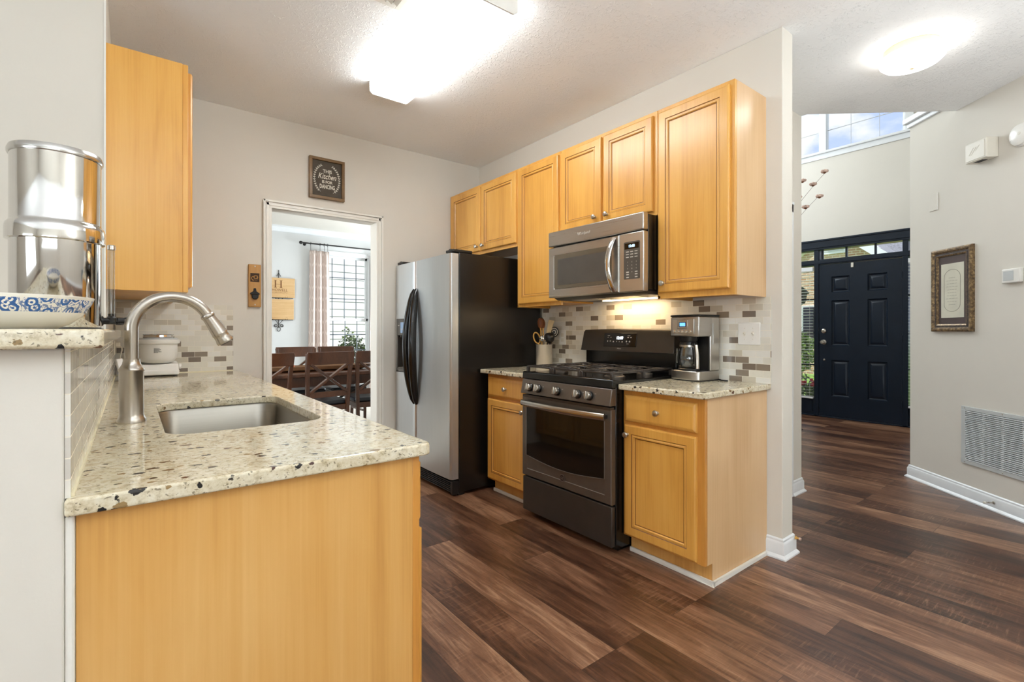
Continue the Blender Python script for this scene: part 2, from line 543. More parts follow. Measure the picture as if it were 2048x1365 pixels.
# ---------------------------------------------------------------- builders
class B:
    """Collects shapes for ONE mesh object."""

    def __init__(self):
        self.v, self.f, self.mi, self.uv = [], [], [], None

    def add(self, vs, fs, mi=0):
        n = len(self.v)
        self.v += [tuple(p) for p in vs]
        for q in fs:
            self.f.append(tuple(n + i for i in q))
            self.mi.append(mi)
        return self

    def box(self, x0, x1, y0, y1, z0, z1, mi=0):
        x0, x1 = min(x0, x1), max(x0, x1)
        y0, y1 = min(y0, y1), max(y0, y1)
        z0, z1 = min(z0, z1), max(z0, z1)
        vs = [(x, y, z) for z in (z0, z1) for x, y in ((x0, y0), (x1, y0), (x1, y1), (x0, y1))]
        return self.add(vs, [(3, 2, 1, 0), (4, 5, 6, 7), (0, 1, 5, 4), (1, 2, 6, 5), (2, 3, 7, 6), (3, 0, 4, 7)], mi)

    def obox(self, c, ax, ay, az, hx, hy, hz, mi=0):
        """box about centre c along given unit axes with half sizes"""
        c, ax, ay, az = Vector(c), Vector(ax).normalized(), Vector(ay).normalized(), Vector(az).normalized()
        vs = [c + ax * sx * hx + ay * sy * hy + az * sz * hz for sz in (-1, 1) for sx, sy in ((-1, -1), (1, -1), (1, 1), (-1, 1))]
        return self.add(vs, [(3, 2, 1, 0), (4, 5, 6, 7), (0, 1, 5, 4), (1, 2, 6, 5), (2, 3, 7, 6), (3, 0, 4, 7)], mi)

    def bar(self, p, q, w, h, up=(0, 0, 1), mi=0):
        p, q = Vector(p), Vector(q)
        d = q - p
        L = d.length
        d.normalize()
        s = d.cross(Vector(up))
        if s.length < 1e-5:
            s = d.cross(Vector((1, 0, 0)))
        s.normalize()
        u = s.cross(d)
        return self.obox((p + q) / 2, d, s, u, L / 2, w / 2, h / 2, mi)

    def lathe(self, prof, c=(0, 0, 0), axis=(0, 0, 1), seg=32, mi=0, a0=0.0, a1=2 * pi, caps=True):
        """prof = [(radius, height)...] about axis through c"""
        c, ax = Vector(c), Vector(axis).normalized()
        t = Vector((1, 0, 0)) if abs(ax.x) < 0.9 else Vector((0, 1, 0))
        e1 = (t - ax * t.dot(ax)).normalized()
        e2 = ax.cross(e1)
        full = abs(a1 - a0 - 2 * pi) < 1e-6
        ns = seg if full else seg + 1
        vs, fs = [], []
        for r, h in prof:
            for k in range(ns):
                a = a0 + (a1 - a0) * k / seg
                vs.append(c + ax * h + (e1 * cos(a) + e2 * sin(a)) * max(r, 1e-5))
        for i in range(len(prof) - 1):
            for k in range(seg):
                k2 = (k + 1) % ns
                fs.append((i * ns + k, i * ns + k2, (i + 1) * ns + k2, (i + 1) * ns + k))
        if full and caps:
            if prof[0][0] > 1e-4:
                fs.append(tuple(reversed(range(ns))))
            if prof[-1][0] > 1e-4:
                fs.append(tuple((len(prof) - 1) * ns + k for k in range(ns)))
        return self.add(vs, fs, mi)

    def cyl(self, p, q, r, seg=20, mi=0, r2=None):
        p, q = Vector(p), Vector(q)
        L = (q - p).length
        return self.lathe([(r, 0), (r if r2 is None else r2, L)], p, q - p, seg, mi)

    def tube(self, pts, r, seg=10, mi=0, sx=1.0, sy=1.0, up=None):
        """swept tube; r a number or a list; sx, sy flatten the section"""
        P = [Vector(p) for p in pts]
        n = len(P)
        rr = r if isinstance(r, (list, tuple)) else [r] * n
        T = []
        for i in range(n):
            d = P[min(i + 1, n - 1)] - P[max(i - 1, 0)]
            T.append(d.normalized())
        ref = Vector(up) if up else (Vector((0, 0, 1)) if abs(T[0].z) < 0.9 else Vector((1, 0, 0)))
        e1 = (ref - T[0] * ref.dot(T[0])).normalized()
        vs, fs = [], []
        for i in range(n):
            e1 = (e1 - T[i] * e1.dot(T[i])).normalized()
            e2 = T[i].cross(e1)
            for k in range(seg):
                a = 2 * pi * k / seg
                vs.append(P[i] + (e1 * cos(a) * sx + e2 * sin(a) * sy) * rr[i])
        for i in range(n - 1):
            for k in range(seg):
                k2 = (k + 1) % seg
                fs.append((i * seg + k, i * seg + k2, (i + 1) * seg + k2, (i + 1) * seg + k))
        fs.append(tuple(reversed(range(seg))))
        fs.append(tuple((n - 1) * seg + k for k in range(seg)))
        return self.add(vs, fs, mi)

    def prism(self, poly, h0, h1, to=None, mi=0):
        """poly in 2-D extruded from h0 to h1; to(u, v, h) -> point"""
        to = to or (lambda u, v, h: (u, v, h))
        n = len(poly)
        vs = [to(u, v, h0) for u, v in poly] + [to(u, v, h1) for u, v in poly]
        fs = [tuple(reversed(range(n))), tuple(range(n, 2 * n))]
        fs += [(i, (i + 1) % n, n + (i + 1) % n, n + i) for i in range(n)]
        return self.add(vs, fs, mi)

    def rings(self, w, h, prof, y, mats=None, cap=0, x0=0.0, z0=0.0):
        """nested rectangles on a wall-facing panel: prof = [(inset, depth)...], front is -y; local frame"""
        vs, fs, ms = [], [], []
        for ins, d in prof:
            vs += [(x0 + ins, y - d, z0 + ins), (x0 + w - ins, y - d, z0 + ins), (x0 + w - ins, y - d, z0 + h - ins), (x0 + ins, y - d, z0 + h - ins)]
        for i in range(len(prof) - 1):
            for k in range(4):
                k2 = (k + 1) % 4
                fs.append((4 * i + k, 4 * i + k2, 4 * i + 4 + k2, 4 * i + 4 + k))
                ms.append(mats[i] if mats else 0)
        fs.append(tuple(4 * (len(prof) - 1) + k for k in range(4)))
        ms.append(cap)
        fs.append((3, 2, 1, 0))
        ms.append(0)
        n = len(self.v)
        self.v += vs
        for q, m_ in zip(fs, ms):
            self.f.append(tuple(n + i for i in q))
            self.mi.append(m_)
        return self

    def sphere(self, c, r, seg=16, rings=10, mi=0, sc=(1, 1, 1)):
        vs, fs = [], []
        for i in range(rings + 1):
            a = pi * i / rings
            for k in range(seg):
                b = 2 * pi * k / seg
                vs.append((c[0] + r * sc[0] * max(sin(a), 1e-4) * cos(b), c[1] + r * sc[1] * max(sin(a), 1e-4) * sin(b), c[2] - r * sc[2] * cos(a)))
        for i in range(rings):
            for k in range(seg):
                k2 = (k + 1) % seg
                fs.append((i * seg + k, i * seg + k2, (i + 1) * seg + k2, (i + 1) * seg + k))
        return self.add(vs, fs, mi)

    def text(self, s, size, at=(0, 0, 0), u=(1, 0, 0), v=(0, 0, 1), depth=0.0006, align='CENTER', shear=0.0, sx=1.0, spacing=1.0, bold=0.0, mi=0, fit=None):
        c = bpy.data.curves.new('t', 'FONT')
        c.body = s
        c.size = size
        c.extrude = depth / 2
        c.align_x = align
        c.shear = shear
        c.space_character = spacing
        c.offset = bold
        c.resolution_u = 3
        o = bpy.data.objects.new('t', c)
        COL.objects.link(o)
        bpy.context.view_layer.update()
        dg = bpy.context.evaluated_depsgraph_get()
        me = o.evaluated_get(dg).to_mesh()
        u, v = Vector(u), Vector(v)
        w = u.cross(v)
        at = Vector(at)
        if fit:
            xs_ = [p.co.x for p in me.vertices]
            sx = fit / (max(xs_) - min(xs_))
            at = at - u * sx * (max(xs_) + min(xs_)) / 2
        self.add([at + u * p.co.x * sx + v * p.co.y + w * p.co.z for p in me.vertices], [tuple(q.vertices) for q in me.polygons], mi)
        o.evaluated_get(dg).to_mesh_clear()
        bpy.data.objects.remove(o)
        bpy.data.curves.remove(c)
        return self

    def xf(self, mat):
        self.v = [tuple(mat @ Vector(p)) for p in self.v]
        return self

    def build(self, name, mats, parent=None, bevel=0.0, smooth=35, kind=None, label=None, segs=2, world=True):
        me = bpy.data.meshes.new(name)
        me.from_pydata(self.v, [], self.f)
        if isinstance(mats, str):
            mats = [mats]
        for m_ in mats:
            me.materials.append(M[m_])
        me.polygons.foreach_set('material_index', self.mi)
        bm = bmesh.new()
        bm.from_mesh(me)
        bmesh.ops.remove_doubles(bm, verts=bm.verts, dist=1e-6)
        bmesh.ops.recalc_face_normals(bm, faces=bm.faces)
        bm.to_mesh(me)
        bm.free()
        if smooth:
            me.polygons.foreach_set('use_smooth', [True] * len(me.polygons))
            me.set_sharp_from_angle(angle=radians(smooth))
        me.update()
        o = bpy.data.objects.new(name, me)
        COL.objects.link(o)
        if parent:
            o.parent = parent
        if kind:
            o['kind'] = kind
        if label:
            o['label'] = label
        if bevel:
            b = o.modifiers.new('edge', 'BEVEL')
            b.width = bevel
            b.segments = segs
            b.limit_method = 'ANGLE'
            b.angle_limit = radians(40)
        return o


def tag(o, label, cat, group=None):
    o['label'] = label
    o['category'] = cat
    if group:
        o['group'] = group
    return o


def thing(name, label, cat, loc=(0, 0, 0), rz=0.0, group=None):
    o = bpy.data.objects.new(name, None)
    o.empty_display_size = 0.05
    o.location = loc
    o.rotation_euler = (0, 0, rz)
    COL.objects.link(o)
    return tag(o, label, cat, group)


def setting(name, loc=(0, 0, 0), rz=0.0):
    o = bpy.data.objects.new(name, None)
    o.location = loc
    o.rotation_euler = (0, 0, rz)
    COL.objects.link(o)
    o['kind'] = 'structure'
    return o


def dup(root, loc, rz=0.0, label=None):
    r = root.copy()
    COL.objects.link(r)
    r.location = loc
    r.rotation_euler = (0, 0, rz)
    if label:
        r['label'] = label
    for ch in root.children:
        c = ch.copy()
        COL.objects.link(c)
        c.parent = r
        for g in ch.children:
            d = g.copy()
            COL.objects.link(d)
            d.parent = c
    return r


def place(o, loc, rz=0.0):
    o.location = loc
    o.rotation_euler = (0, 0, rz)
    return o


EAST = -pi / 2     # things on walls whose face looks towards -X
WEST = pi / 2      # things on walls whose face looks towards +X
XW = 2.71          # range wall face
YS = 4.02          # sign wall face
XB = -0.09         # bar wall and left wall face
CEIL = 2.81
CT = 0.918         # counter top height


def holes_wall(b, u0, u1, z0, z1, holes, emit_):
    us = sorted({u0, u1, *[h[0] for h in holes], *[h[1] for h in holes]})
    zs = sorted({z0, z1, *[h[2] for h in holes], *[h[3] for h in holes]})
    for a, c in zip(us, us[1:]):
        for p, q in zip(zs, zs[1:]):
            mu, mz = (a + c) / 2, (p + q) / 2
            if any(h[0] < mu < h[1] and h[2] < mz < h[3] for h in holes):
                continue
            emit_(b, a, c, p, q)


# ---------------------------------------------------------------- the setting
FX = 7.62          # face of the front-door wall
b = B()
b.box(-4.5, 4.9, -3.5, YS + 0.06, -0.08, 0.0)
b.box(4.9, FX + 0.12, -3.5, 5.0, -0.08, 0.0)
b.box(3.95, 4.9, YS + 0.06, 5.0, -0.08, 0.0)
b.build('floor', 'plank_floor', smooth=0, kind='structure')
b = B().box(-1.0, 3.95, YS + 0.06, 8.2, -0.08, 0.0)
b.build('floor_dining', 'carpet', smooth=0, kind='structure')

# ceiling, cut off slantwise where the tall foyer begins
EA, EB = (3.96, 1.53), (4.765, 0.831)
b = B().prism([(-4.5, -3.5), (4.9, -3.5), (5.25, 0.41), EB, EA, (3.96, YS + 0.1), (-4.5, YS + 0.1)], CEIL, CEIL + 0.12)
b.build('ceiling', 'stomp_ceiling', smooth=0, kind='structure')
b = B().box(-1.0, 3.95, YS + 0.1, 8.2, CEIL, CEIL + 0.12)
b.build('ceiling_dining', 'wall_paint', smooth=0, kind='structure')
b = B().prism([(3.84, 1.57), EA, EB, (5.25, 0.41), (4.9, -0.5), (FX + 0.12, -0.5), (FX + 0.12, 5.0), (3.84, 5.0)], 5.2, 5.3)
b.build('ceiling_foyer', 'wall_paint', smooth=0, kind='structure')
# face of the upper floor above the ceiling's slanting edge
dx, dy = EB[0] - EA[0], EB[1] - EA[1]
L_ = math.hypot(dx, dy)
nx, ny = dy / L_, -dx / L_
b = B().prism([EA, (5.35, EA[1] + dy * (5.35 - EA[0]) / dx), (5.35 + nx * .1, EA[1] + dy * (5.35 - EA[0]) / dx + ny * .1), (EA[0] + nx * .1, EA[1] + ny * .1)], CEIL + .12, 5.2)
b.build('wall_upper', 'wall_paint', smooth=0, kind='structure')

b = B().box(XW, XW + 0.12, 1.165, YS, 0, CEIL)
b.build('wall_right', 'wall_paint', smooth=0, kind='structure', bevel=0.004)

OP = (0.832, 1.65, 2.125)     # opening to the dining room
b = B()
holes_wall(b, -0.6, 3.95, 0, CEIL, [(OP[0], OP[1], 0, OP[2])], lambda q, a, c, p, r: q.box(a, c, YS, YS + 0.12, p, r))
b.build('wall_back', 'wall_paint', smooth=0, kind='structure')

# left: a return wall facing the camera, then the wall the left cabinet hangs on
b = B().prism([(-4.5, 2.77), (XB, 2.77), (XB, YS), (-0.6, YS), (-0.6, 2.9), (-4.5, 2.9)], 0, CEIL)
b.build('wall_left', 'wall_paint', smooth=0, kind='structure', bevel=0.004)
b = B().box(XB - 0.125, XB, 1.12, 2.77, 0, 1.173)
b.build('wall_bar', 'wall_paint', smooth=0, kind='structure', bevel=0.003)

# walls behind the camera
b = B().box(-4.62, -4.5, -3.5, 2.9, 0, CEIL)
b.build('wall_living', 'wall_paint', smooth=0, kind='structure')
b = B().box(-4.5, 4.9, -3.62, -3.5, 0, CEIL)
b.build('wall_rear', 'wall_paint', smooth=0, kind='structure')

# angled hall wall: local x runs along it towards the viewer, -y looks into the hall
AQ = (5.049, 1.174)
AD = Vector((4.428 - 5.049, 0.459 - 1.174, 0)).normalized()
AR = atan2(AD.y, AD.x)
wall_h = B().box(0, 6.2, 0, 0.12, 0, 2.90).build('wall_hall', 'wall_paint', smooth=0, kind='structure', bevel=0.003)
place(wall_h, (AQ[0], AQ[1], 0), AR)
b = B()
b.box(-0.012, 0.52, -0.018, 0.135, 2.865, 2.90)
b.box(-0.03, 0.52, -0.04, 0.15, 2.90, 2.945)
place(b.build('trim_hall_ledge', 'cool_trim', smooth=0, kind='structure', bevel=0.006), (AQ[0], AQ[1], 0), AR)


def base_profile(h=0.105):
    return [(0, 0), (-0.026, 0), (-0.026, 0.008), (-0.018, 0.018), (-0.014, 0.022), (-0.014, h - 0.028), (-0.011, h - 0.02), (-0.008, h - 0.016), (-0.008, h - 0.006), (-0.003, h), (0, h)]


def baseboard(name, x0, x1, loc, rz, mat='cool_trim', ends=(True, True)):
    """profile run along local x, mitred outside corners where ends say so"""
    prof = base_profile()
    b = B()
    n = len(prof)
    vs = [(x0 + (y if ends[0] else 0), y, z) for y, z in prof] + [(x1 - (y if ends[1] else 0), y, z) for y, z in prof]
    fs = [tuple(range(n)), tuple(reversed(range(n, 2 * n)))] + [(i, (i + 1) % n, n + (i + 1) % n, n + i) for i in range(n)]
    b.add(vs, fs)
    return place(b.build(name, mat, smooth=30, kind='structure'), loc, rz)


baseboard('baseboard_hall', 0.0, 4.6, (AQ[0], AQ[1], 0), AR, ends=(True, False))
baseboard('baseboard_right', -1.246, -1.165, (XW, 0, 0), EAST, ends=(False, True))
baseboard('baseboard_right_end', 0.0, 0.12, (XW, 1.165, 0), 0)
baseboard('baseboard_right_rear', 1.165, 1.57, (XW + 0.12, 0, 0), WEST, ends=(True, False))

# pantry wall beyond the range wall with its door opening
YP = 1.57
PX1 = 3.965
b = B()
holes_wall(b, XW + 0.12, PX1, 0, CEIL, [(2.90, 3.725, 0, 2.06)], lambda q, a, c, p, r: q.box(a, c, YP, YP + 0.115, p, r))
b.box(PX1, 3.84, YP + 0.115, 5.0, 0, 5.2)
b.box(PX1 - 0.12, PX1, YP, YP + 0.115, CEIL, 5.2)
b.build('wall_pantry', 'wall_paint', smooth=0, kind='structure')
baseboard('baseboard_pantry', 3.79, PX1, (0, YP, 0), 0, ends=(False, True))
baseboard('baseboard_foyer_left', YP, 4.6, (PX1, 0, 0), WEST, ends=(True, False))
b = B()
for x0, x1 in ((2.835, 2.905), (3.722, 3.792)):
    b.box(x0, x1, YP - 0.016, YP, 0, 2.13)
b.box(2.835, 3.792, YP - 0.016, YP, 2.06, 2.13)
b.box(2.828, 3.799, YP - 0.020, YP, 2.115, 2.135)
b.box(3.722, 3.7255, YP, YP + 0.115, 0, 2.06)
b.build('trim_pantry_door', 'cool_trim', smooth=0, kind='structure', bevel=0.003)
d3 = setting('door_3', (2.91, YP + 0.115, 0), 0)
B().box(0, 0.81, -0.045, -0.01, 0.01, 2.05).build('door_slab', 'cool_trim', d3, bevel=0.003)
B().box(3.7165, 3.7225, YP + 0.012, YP + 0.05, 0.905, 0.962).box(3.708, 3.7225, YP + 0.004, YP + 0.016, 0.918, 0.95).build('strike_plate', 'nickel', bevel=0.002)
tag(bpy.data.objects['strike_plate'], 'small metal strike plate on the white pantry door jamb', 'strike plate')

# casing round the dining opening
b = B()
W_ = 0.058
for x0, x1, s in ((OP[0] - W_, OP[0], 1), (OP[1], OP[1] + W_, -1)):
    b.box(x0, x1, YS - 0.012, YS, 0, OP[2])
    xo = x0 if s > 0 else x1
    b.box(min(xo, xo + s * 0.014), max(xo, xo + s * 0.014), YS - 0.022, YS - 0.012, 0, OP[2] + W_)
    b.box(min(xo + s * 0.020, xo + s * 0.040), max(xo + s * 0.020, xo + s * 0.040), YS - 0.016, YS - 0.012, 0, OP[2] + W_ - 0.02)
b.box(OP[0] - W_, OP[1] + W_, YS - 0.012, YS, OP[2], OP[2] + W_)
b.box(OP[0] - W_, OP[1] + W_, YS - 0.022, YS - 0.012, OP[2] + W_ - 0.014, OP[2] + W_)
b.box(OP[0] - W_ + 0.02, OP[1] + W_ - 0.02, YS - 0.016, YS - 0.012, OP[2] + W_ - 0.040, OP[2] + W_ - 0.020)
b.build('trim_dining_opening', 'white_trim', smooth=0, kind='structure', bevel=0.0025)

# dining room walls, with the window opening
YD = 8.1
WN = (2.40, 3.20, 0.62, 2.44)
b = B()
holes_wall(b, -1.0, 3.95, 0, CEIL, [WN], lambda q, a, c, p, r: q.box(a, c, YD, YD + 0.14, p, r))
b.box(-1.12, -1.0, YS + 0.12, YD + 0.14, 0, CEIL)
b.box(3.95, 4.07, YS + 0.12, YD + 0.14, 0, CEIL)
b.build('wall_dining', 'dining_paint', smooth=0, kind='structure')
B().prism([(0, 0), (-0.02, 0), (-0.075, 0.06), (-0.075, 0.085), (0, 0.085)], -1.0, 3.95, lambda u, v, h: (h, YD + u, CEIL - 0.085 + v)).build('trim_dining_crown', 'cool_trim', smooth=0, kind='structure')

w1 = setting('window_1', (0, YD, 0))
x0, x1, z0, z1 = WN
b = B()
for q in ((x0 - 0.06, x0 + 0.01, z0 - .05, z1 + 0.06), (x1 - 0.01, x1 + 0.06, z0 - .05, z1 + 0.06), (x0, x1, z1 - 0.01, z1 + 0.06), (x0 - 0.09, x1 + 0.09, z0 - 0.05, z0)):
    b.box(q[0], q[1], -0.014, 0.0, q[2], q[3])
b.box(x0 - 0.09, x1 + 0.09, -0.05, 0.06, z0 - 0.025, z0)
b.build('window_casing', 'cool_trim', w1, bevel=0.003)
zm = 1.385
b = B()
for (a0, a1, yy) in ((z0, zm + 0.02, 0.05), (zm - 0.02, z1, 0.09)):
    b.box(x0, x0 + 0.035, yy, yy + 0.035, a0, a1)
    b.box(x1 - 0.035, x1, yy, yy + 0.035, a0, a1)
    b.box(x0, x1, yy, yy + 0.035, a0, a0 + 0.04)
    b.box(x0, x1, yy, yy + 0.035, a1 - 0.04, a1)
b.build('sash', 'cool_trim', w1, bevel=0.003)
b = B()
for (a0, a1, yy, rows) in ((z0 + .04, zm - 0.02, 0.068, (1.14, 0.88)), (zm + 0.02, z1 - .04, 0.108, (1.735, 2.085))):
    for k in range(1, 4):
        xx = x0 + 0.015 + (x1 - x0) * k / 4
        b.box(xx - 0.007, xx + 0.007, yy - 0.004, yy + 0.004, a0, a1)
    for zz in rows:
        b.box(x0 + 0.03, x1 - 0.03, yy - 0.004, yy + 0.004, zz - 0.007, zz + 0.007)
b.build('muntin_grid', 'muntin_backlit', w1, bevel=0.001)
b = B()
b.box(x0 + .03, x1 - .03, 0.0675, 0.0685, z0 + .03, zm)
b.box(x0 + .03, x1 - .03, 0.1075, 0.1085, zm, z1 - .03)
b.build('pane', 'pane_glass', w1, smooth=0)

# ---------------------------------------------------------------- foyer: tall front wall with the entrance
DL, DR = 2.79, 1.845           # door left and right edges (world y)
SL0, SL1 = 2.85, 3.17          # left sidelight
SR0, SR1 = 1.46, 1.785         # right sidelight
ZT = (2.20, 2.315)             # transom glass
HW = (1.80, 4.3, 3.70, 4.72)   # high window
b = B()
holes_wall(b, -0.5, 5.0, 0, 5.2, [(SR0 - .06, SL1 + .06, 0, 2.40), (HW[0], HW[1], HW[2], HW[3])], lambda q, a, c, p, r: q.box(FX, FX + 0.14, a, c, p, r))
b.build('wall_front', 'wall_paint', smooth=0, kind='structure')
b = B().box(3.84, FX, 4.9, 5.02, 0, 5.2)
b.build('wall_foyer_left', 'wall_paint', smooth=0, kind='structure')
b = B().box(4.8, FX, -0.5, -0.38, 0, 5.2)
b.build('wall_foyer_right', 'wall_paint', smooth=0, kind='structure')
b = B()
b.box(-HW[1] - .08, -HW[0] + .10, -0.05, 0.14, HW[2] - .03, HW[2])
b.box(-HW[1] - .08, -HW[0] + .10, -0.018, 0.0, HW[2] - .10, HW[2] - .03)
b.box(-HW[0] - .02, -HW[0] + .07, -0.018, 0.06, HW[2], HW[3] + .05)
place(b.build('trim_high_window', 'cool_trim', smooth=0, kind='structure', bevel=0.004), (FX, 0, 0), EAST)
w5 = setting('window_5', (FX, 0, 0), EAST)
b = B()
b.box(-2.79, -2.70, 0.0, 0.10, HW[2], HW[3])
for q in ((-HW[1], -HW[1] + .05, HW[2], HW[3]), (-HW[0] - .05, -HW[0], HW[2], HW[3]), (-HW[1], -HW[0], HW[3] - .05, HW[3]), (-HW[1], -HW[0], HW[2], HW[2] + .02)):
    b.box(q[0], q[1], 0.03, 0.09, q[2], q[3])
b.build('window_frame', 'cool_trim', w5, bevel=0.004)
b = B()
for yy in (-3.9, -3.5, -3.1, -2.42, -2.10):
    b.box(yy - .003, yy + .003, 0.057, 0.063, HW[2], HW[3])
b.box(-HW[1], -HW[0], 0.055, 0.065, 3.995, 4.003)
b.build('muntin_grid', 'grey_enamel', w5, smooth=0)
B().box(-HW[1], -HW[0], 0.059, 0.061, HW[2], HW[3]).build('pane', 'pane_glass', w5, smooth=0)

# dark entrance frame
b = B()
b.box(-SL1 - .06, -SR0 + .06, -0.02, 0.14, 2.335, 2.40)
b.box(-SL1 - .08, -SR0 + .08, -0.03, -0.0, 2.36, 2.47)
b.box(-SL1 - .09, -SR0 + .09, -0.042, -0.0, 2.45, 2.475)
b.box(-SL1 - .06, -SR0 + .06, 0.0, 0.14, 2.125, 2.20)
b.box(-SL1 - .06, -SR0 + .06, -0.012, 0.01, 2.14, 2.185)
for y0, y1 in ((DL, SL0), (SR1, DR), (SL1, SL1 + .06), (SR0 - .06, SR0)):
    b.box(-y1, -y0, -0.01, 0.14, 0, 2.34)
for y0, y1 in ((SL0, SL1), (SR0, SR1)):
    b.box(-y1, -y0, 0.01, 0.12, 0, 0.26)
    b.box(-y1 + .03, -y0 - .03, 0.0, 0.03, 0.06, 0.22)
b.box(-SL1 - .06, -SR0 + .06, -0.01, 0.14, 0, 0.018)
place(b.build('trim_entrance_frame', 'navy_paint', smooth=0, kind='structure', bevel=0.004), (FX, 0, 0), EAST)
w2 = setting('window_2', (FX, 0, 0), EAST)
b = B()
for yy in (3.10, 2.762, 2.47, 2.14, 1.84, 1.55):
    b.box(-yy - .011, -yy + .011, 0.04, 0.07, ZT[0], 2.335)
b.build('muntin_grid', 'navy_paint', w2, smooth=0)
B().box(-SL1, -SR0, 0.054, 0.056, ZT[0], 2.335).build('pane', 'pane_glass', w2, smooth=0)
for nm, (y0, y1) in (('window_3', (SL0, SL1)), ('window_4', (SR0, SR1))):
    w = setting(nm, (FX, 0, 0), EAST)
    B().box(-y1, -y0, 0.079, 0.081, 0.26, 2.125).build('pane', 'pane_glass', w, smooth=0)
    b = B()
    for zz in (0.72, 1.18, 1.65):
        b.box(-y1, -y0, 0.07, 0.09, zz - .01, zz + .01)
    b.build('muntin_grid', 'navy_paint', w, smooth=0)

# six-panel front door
d1 = setting('door_1', (FX, 0, 0), EAST)
wd = DL - DR
xl = -DL
b = B()
cols = ((0.155, 0.37), (wd - 0.37, wd - 0.155))
rows = ((0.30, 0.80), (1.0, 1.62), (1.73, 1.95))
b.box(xl + .003, xl + wd - .003, 0.019, 0.055, 0.02, 2.12)
us = sorted([0.003, *cols[0], *cols[1], wd - .003])
zs = sorted([0.02, *rows[0], *rows[1], *rows[2], 2.12])
for a, c in zip(us, us[1:]):
    for p, q in zip(zs, zs[1:]):
        if (a, c) in cols and (p, q) in rows:
            b.rings(c - a, q - p, [(0, -0.0005), (0, 0.018), (0.010, 0.004), (0.018, 0.0), (0.026, 0.0), (0.052, 0.013), (0.056, 0.0135)], 0.018, x0=xl + a, z0=p)
        else:
            b.box(xl + a, xl + c, 0.0, 0.018, p, q)
b.build('door_slab', 'navy_paint', d1, smooth=20)
kx = xl + 0.062
b = B().lathe([(0.0, -.006), (0.030, -.004), (0.030, 0.008), (0.022, 0.014), (0.0, 0.016)], (kx, 0.0, 1.20), (0, -1, 0), 20)
b.box(kx - .006, kx + .006, -0.03, -0.012, 1.185, 1.215)
b.build('deadbolt', 'nickel', d1)
b = B().lathe([(0.033, 0), (0.033, 0.008), (0.012, 0.014), (0.012, 0.035), (0.026, 0.042), (0.029, 0.055), (0.022, 0.066), (0.0, 0.068)], (kx, 0.0, 1.045), (0, -1, 0), 20)
b.build('door_knob', 'nickel', d1)
B().lathe([(0.013, 0), (0.013, 0.012), (0.0, 0.014)], (kx + .008, 0.0, 0.80), (0, -1, 0), 14).build('door_viewer', 'nickel', d1)
B().box(xl + .39, xl + .42, -0.012, 0.0, 2.055, 2.115).build('door_hook', 'beige_plastic', d1, bevel=0.002)
b = B()
for zz in (0.28, 1.1, 1.9):
    b.cyl((xl + wd, -0.008, zz - .045), (xl + wd, -0.008, zz + .045), 0.007, 10)
b.build('hinge', 'navy_paint', d1)

# ---------------------------------------------------------------- cabinets (local frame: x across, front looks to -y, z up)
DOOR_PROF = [(0, 0), (0, 0.012), (0.003, 0.018), (0.008, 0.020), (0.047, 0.020), (0.050, 0.0165), (0.054, 0.0165), (0.0565, 0.0185), (0.0625, 0.0185), (0.066, 0.0125), (0.070, 0.0110)]
DOOR_MATS = [0, 0, 0, 0, 1, 0, 0, 0, 0, 1]
DRAWER_PROF = [(0, 0), (0, 0.010), (0.004, 0.015), (0.012, 0.0185), (0.018, 0.020)]


def knob(parent, x, y, z, mat='nickel'):
    b = B().lathe([(0.009, 0), (0.007, 0.004), (0.0055, 0.010), (0.008, 0.014), (0.0145, 0.019), (0.016, 0.023), (0.013, 0.028), (0.006, 0.030), (0.0, 0.0303)], (x, y, z), (0, -1, 0), 20)
    return b.build('knob', mat, parent)


def cab_door(parent, x0, x1, z0, z1, y, kx=None, kz=None, mat='maple'):
    d = B().rings(x1 - x0, z1 - z0, DOOR_PROF, y, DOOR_MATS, 0, x0, z0).build('door', [mat, 'glaze'], parent, smooth=0)
    if kx is not None:
        knob(d, kx, y - 0.020, kz)
    return d


def cab_drawer(parent, x0, x1, z0, z1, y, kx=None, kz=None, mat='maple'):
    d = B().rings(x1 - x0, z1 - z0, DRAWER_PROF, y, None, 0, x0, z0).build('drawer', mat, parent, smooth=0)
    if kx is not None:
        knob(d, kx, y - 0.020, kz)
    return d


def wy(y):
    return -y        # world y -> local x on the range wall (things there are turned EAST about y = 0)


# --- wall cabinets above fridge, beside the microwave, over it, and at the end
UF = 0.350 - 0.020        # carcass depth, doors 2 cm proud -> front at x = 2.36
top_z = 2.465


def upper(label, y0, y1, z0, doors, side=None):
    t = thing('wall_cabinet', label, 'cabinet', (XW, 0, z0), EAST, 'maple wall cabinets over the range wall')
    h = top_z - z0
    b = B()
    b.box(-y1, -y0 - (0.004 if side else 0), -UF + 0.02, 0, 0.018, h)
    b.box(-y1, -y0, -UF - 0.0, -UF + 0.02, 0, h)
    b.box(-y1, -y1 + .016, -UF, 0, 0, 0.018)
    b.build('carcass', 'maple', t, bevel=0.0015)
    if side:
        B().box(-y0 - 0.004, -y0, -UF + 0.0205, 0, 0, h).build('end_panel', 'maple_side', t, label='pale unstained laminate end panel')
    for (a, c, p, q, kx, kz) in doors:
        cab_door(t, -a, -c, p - z0, q - z0, -UF, None if kx is None else -kx, None if kz is None else kz - z0)
    return t


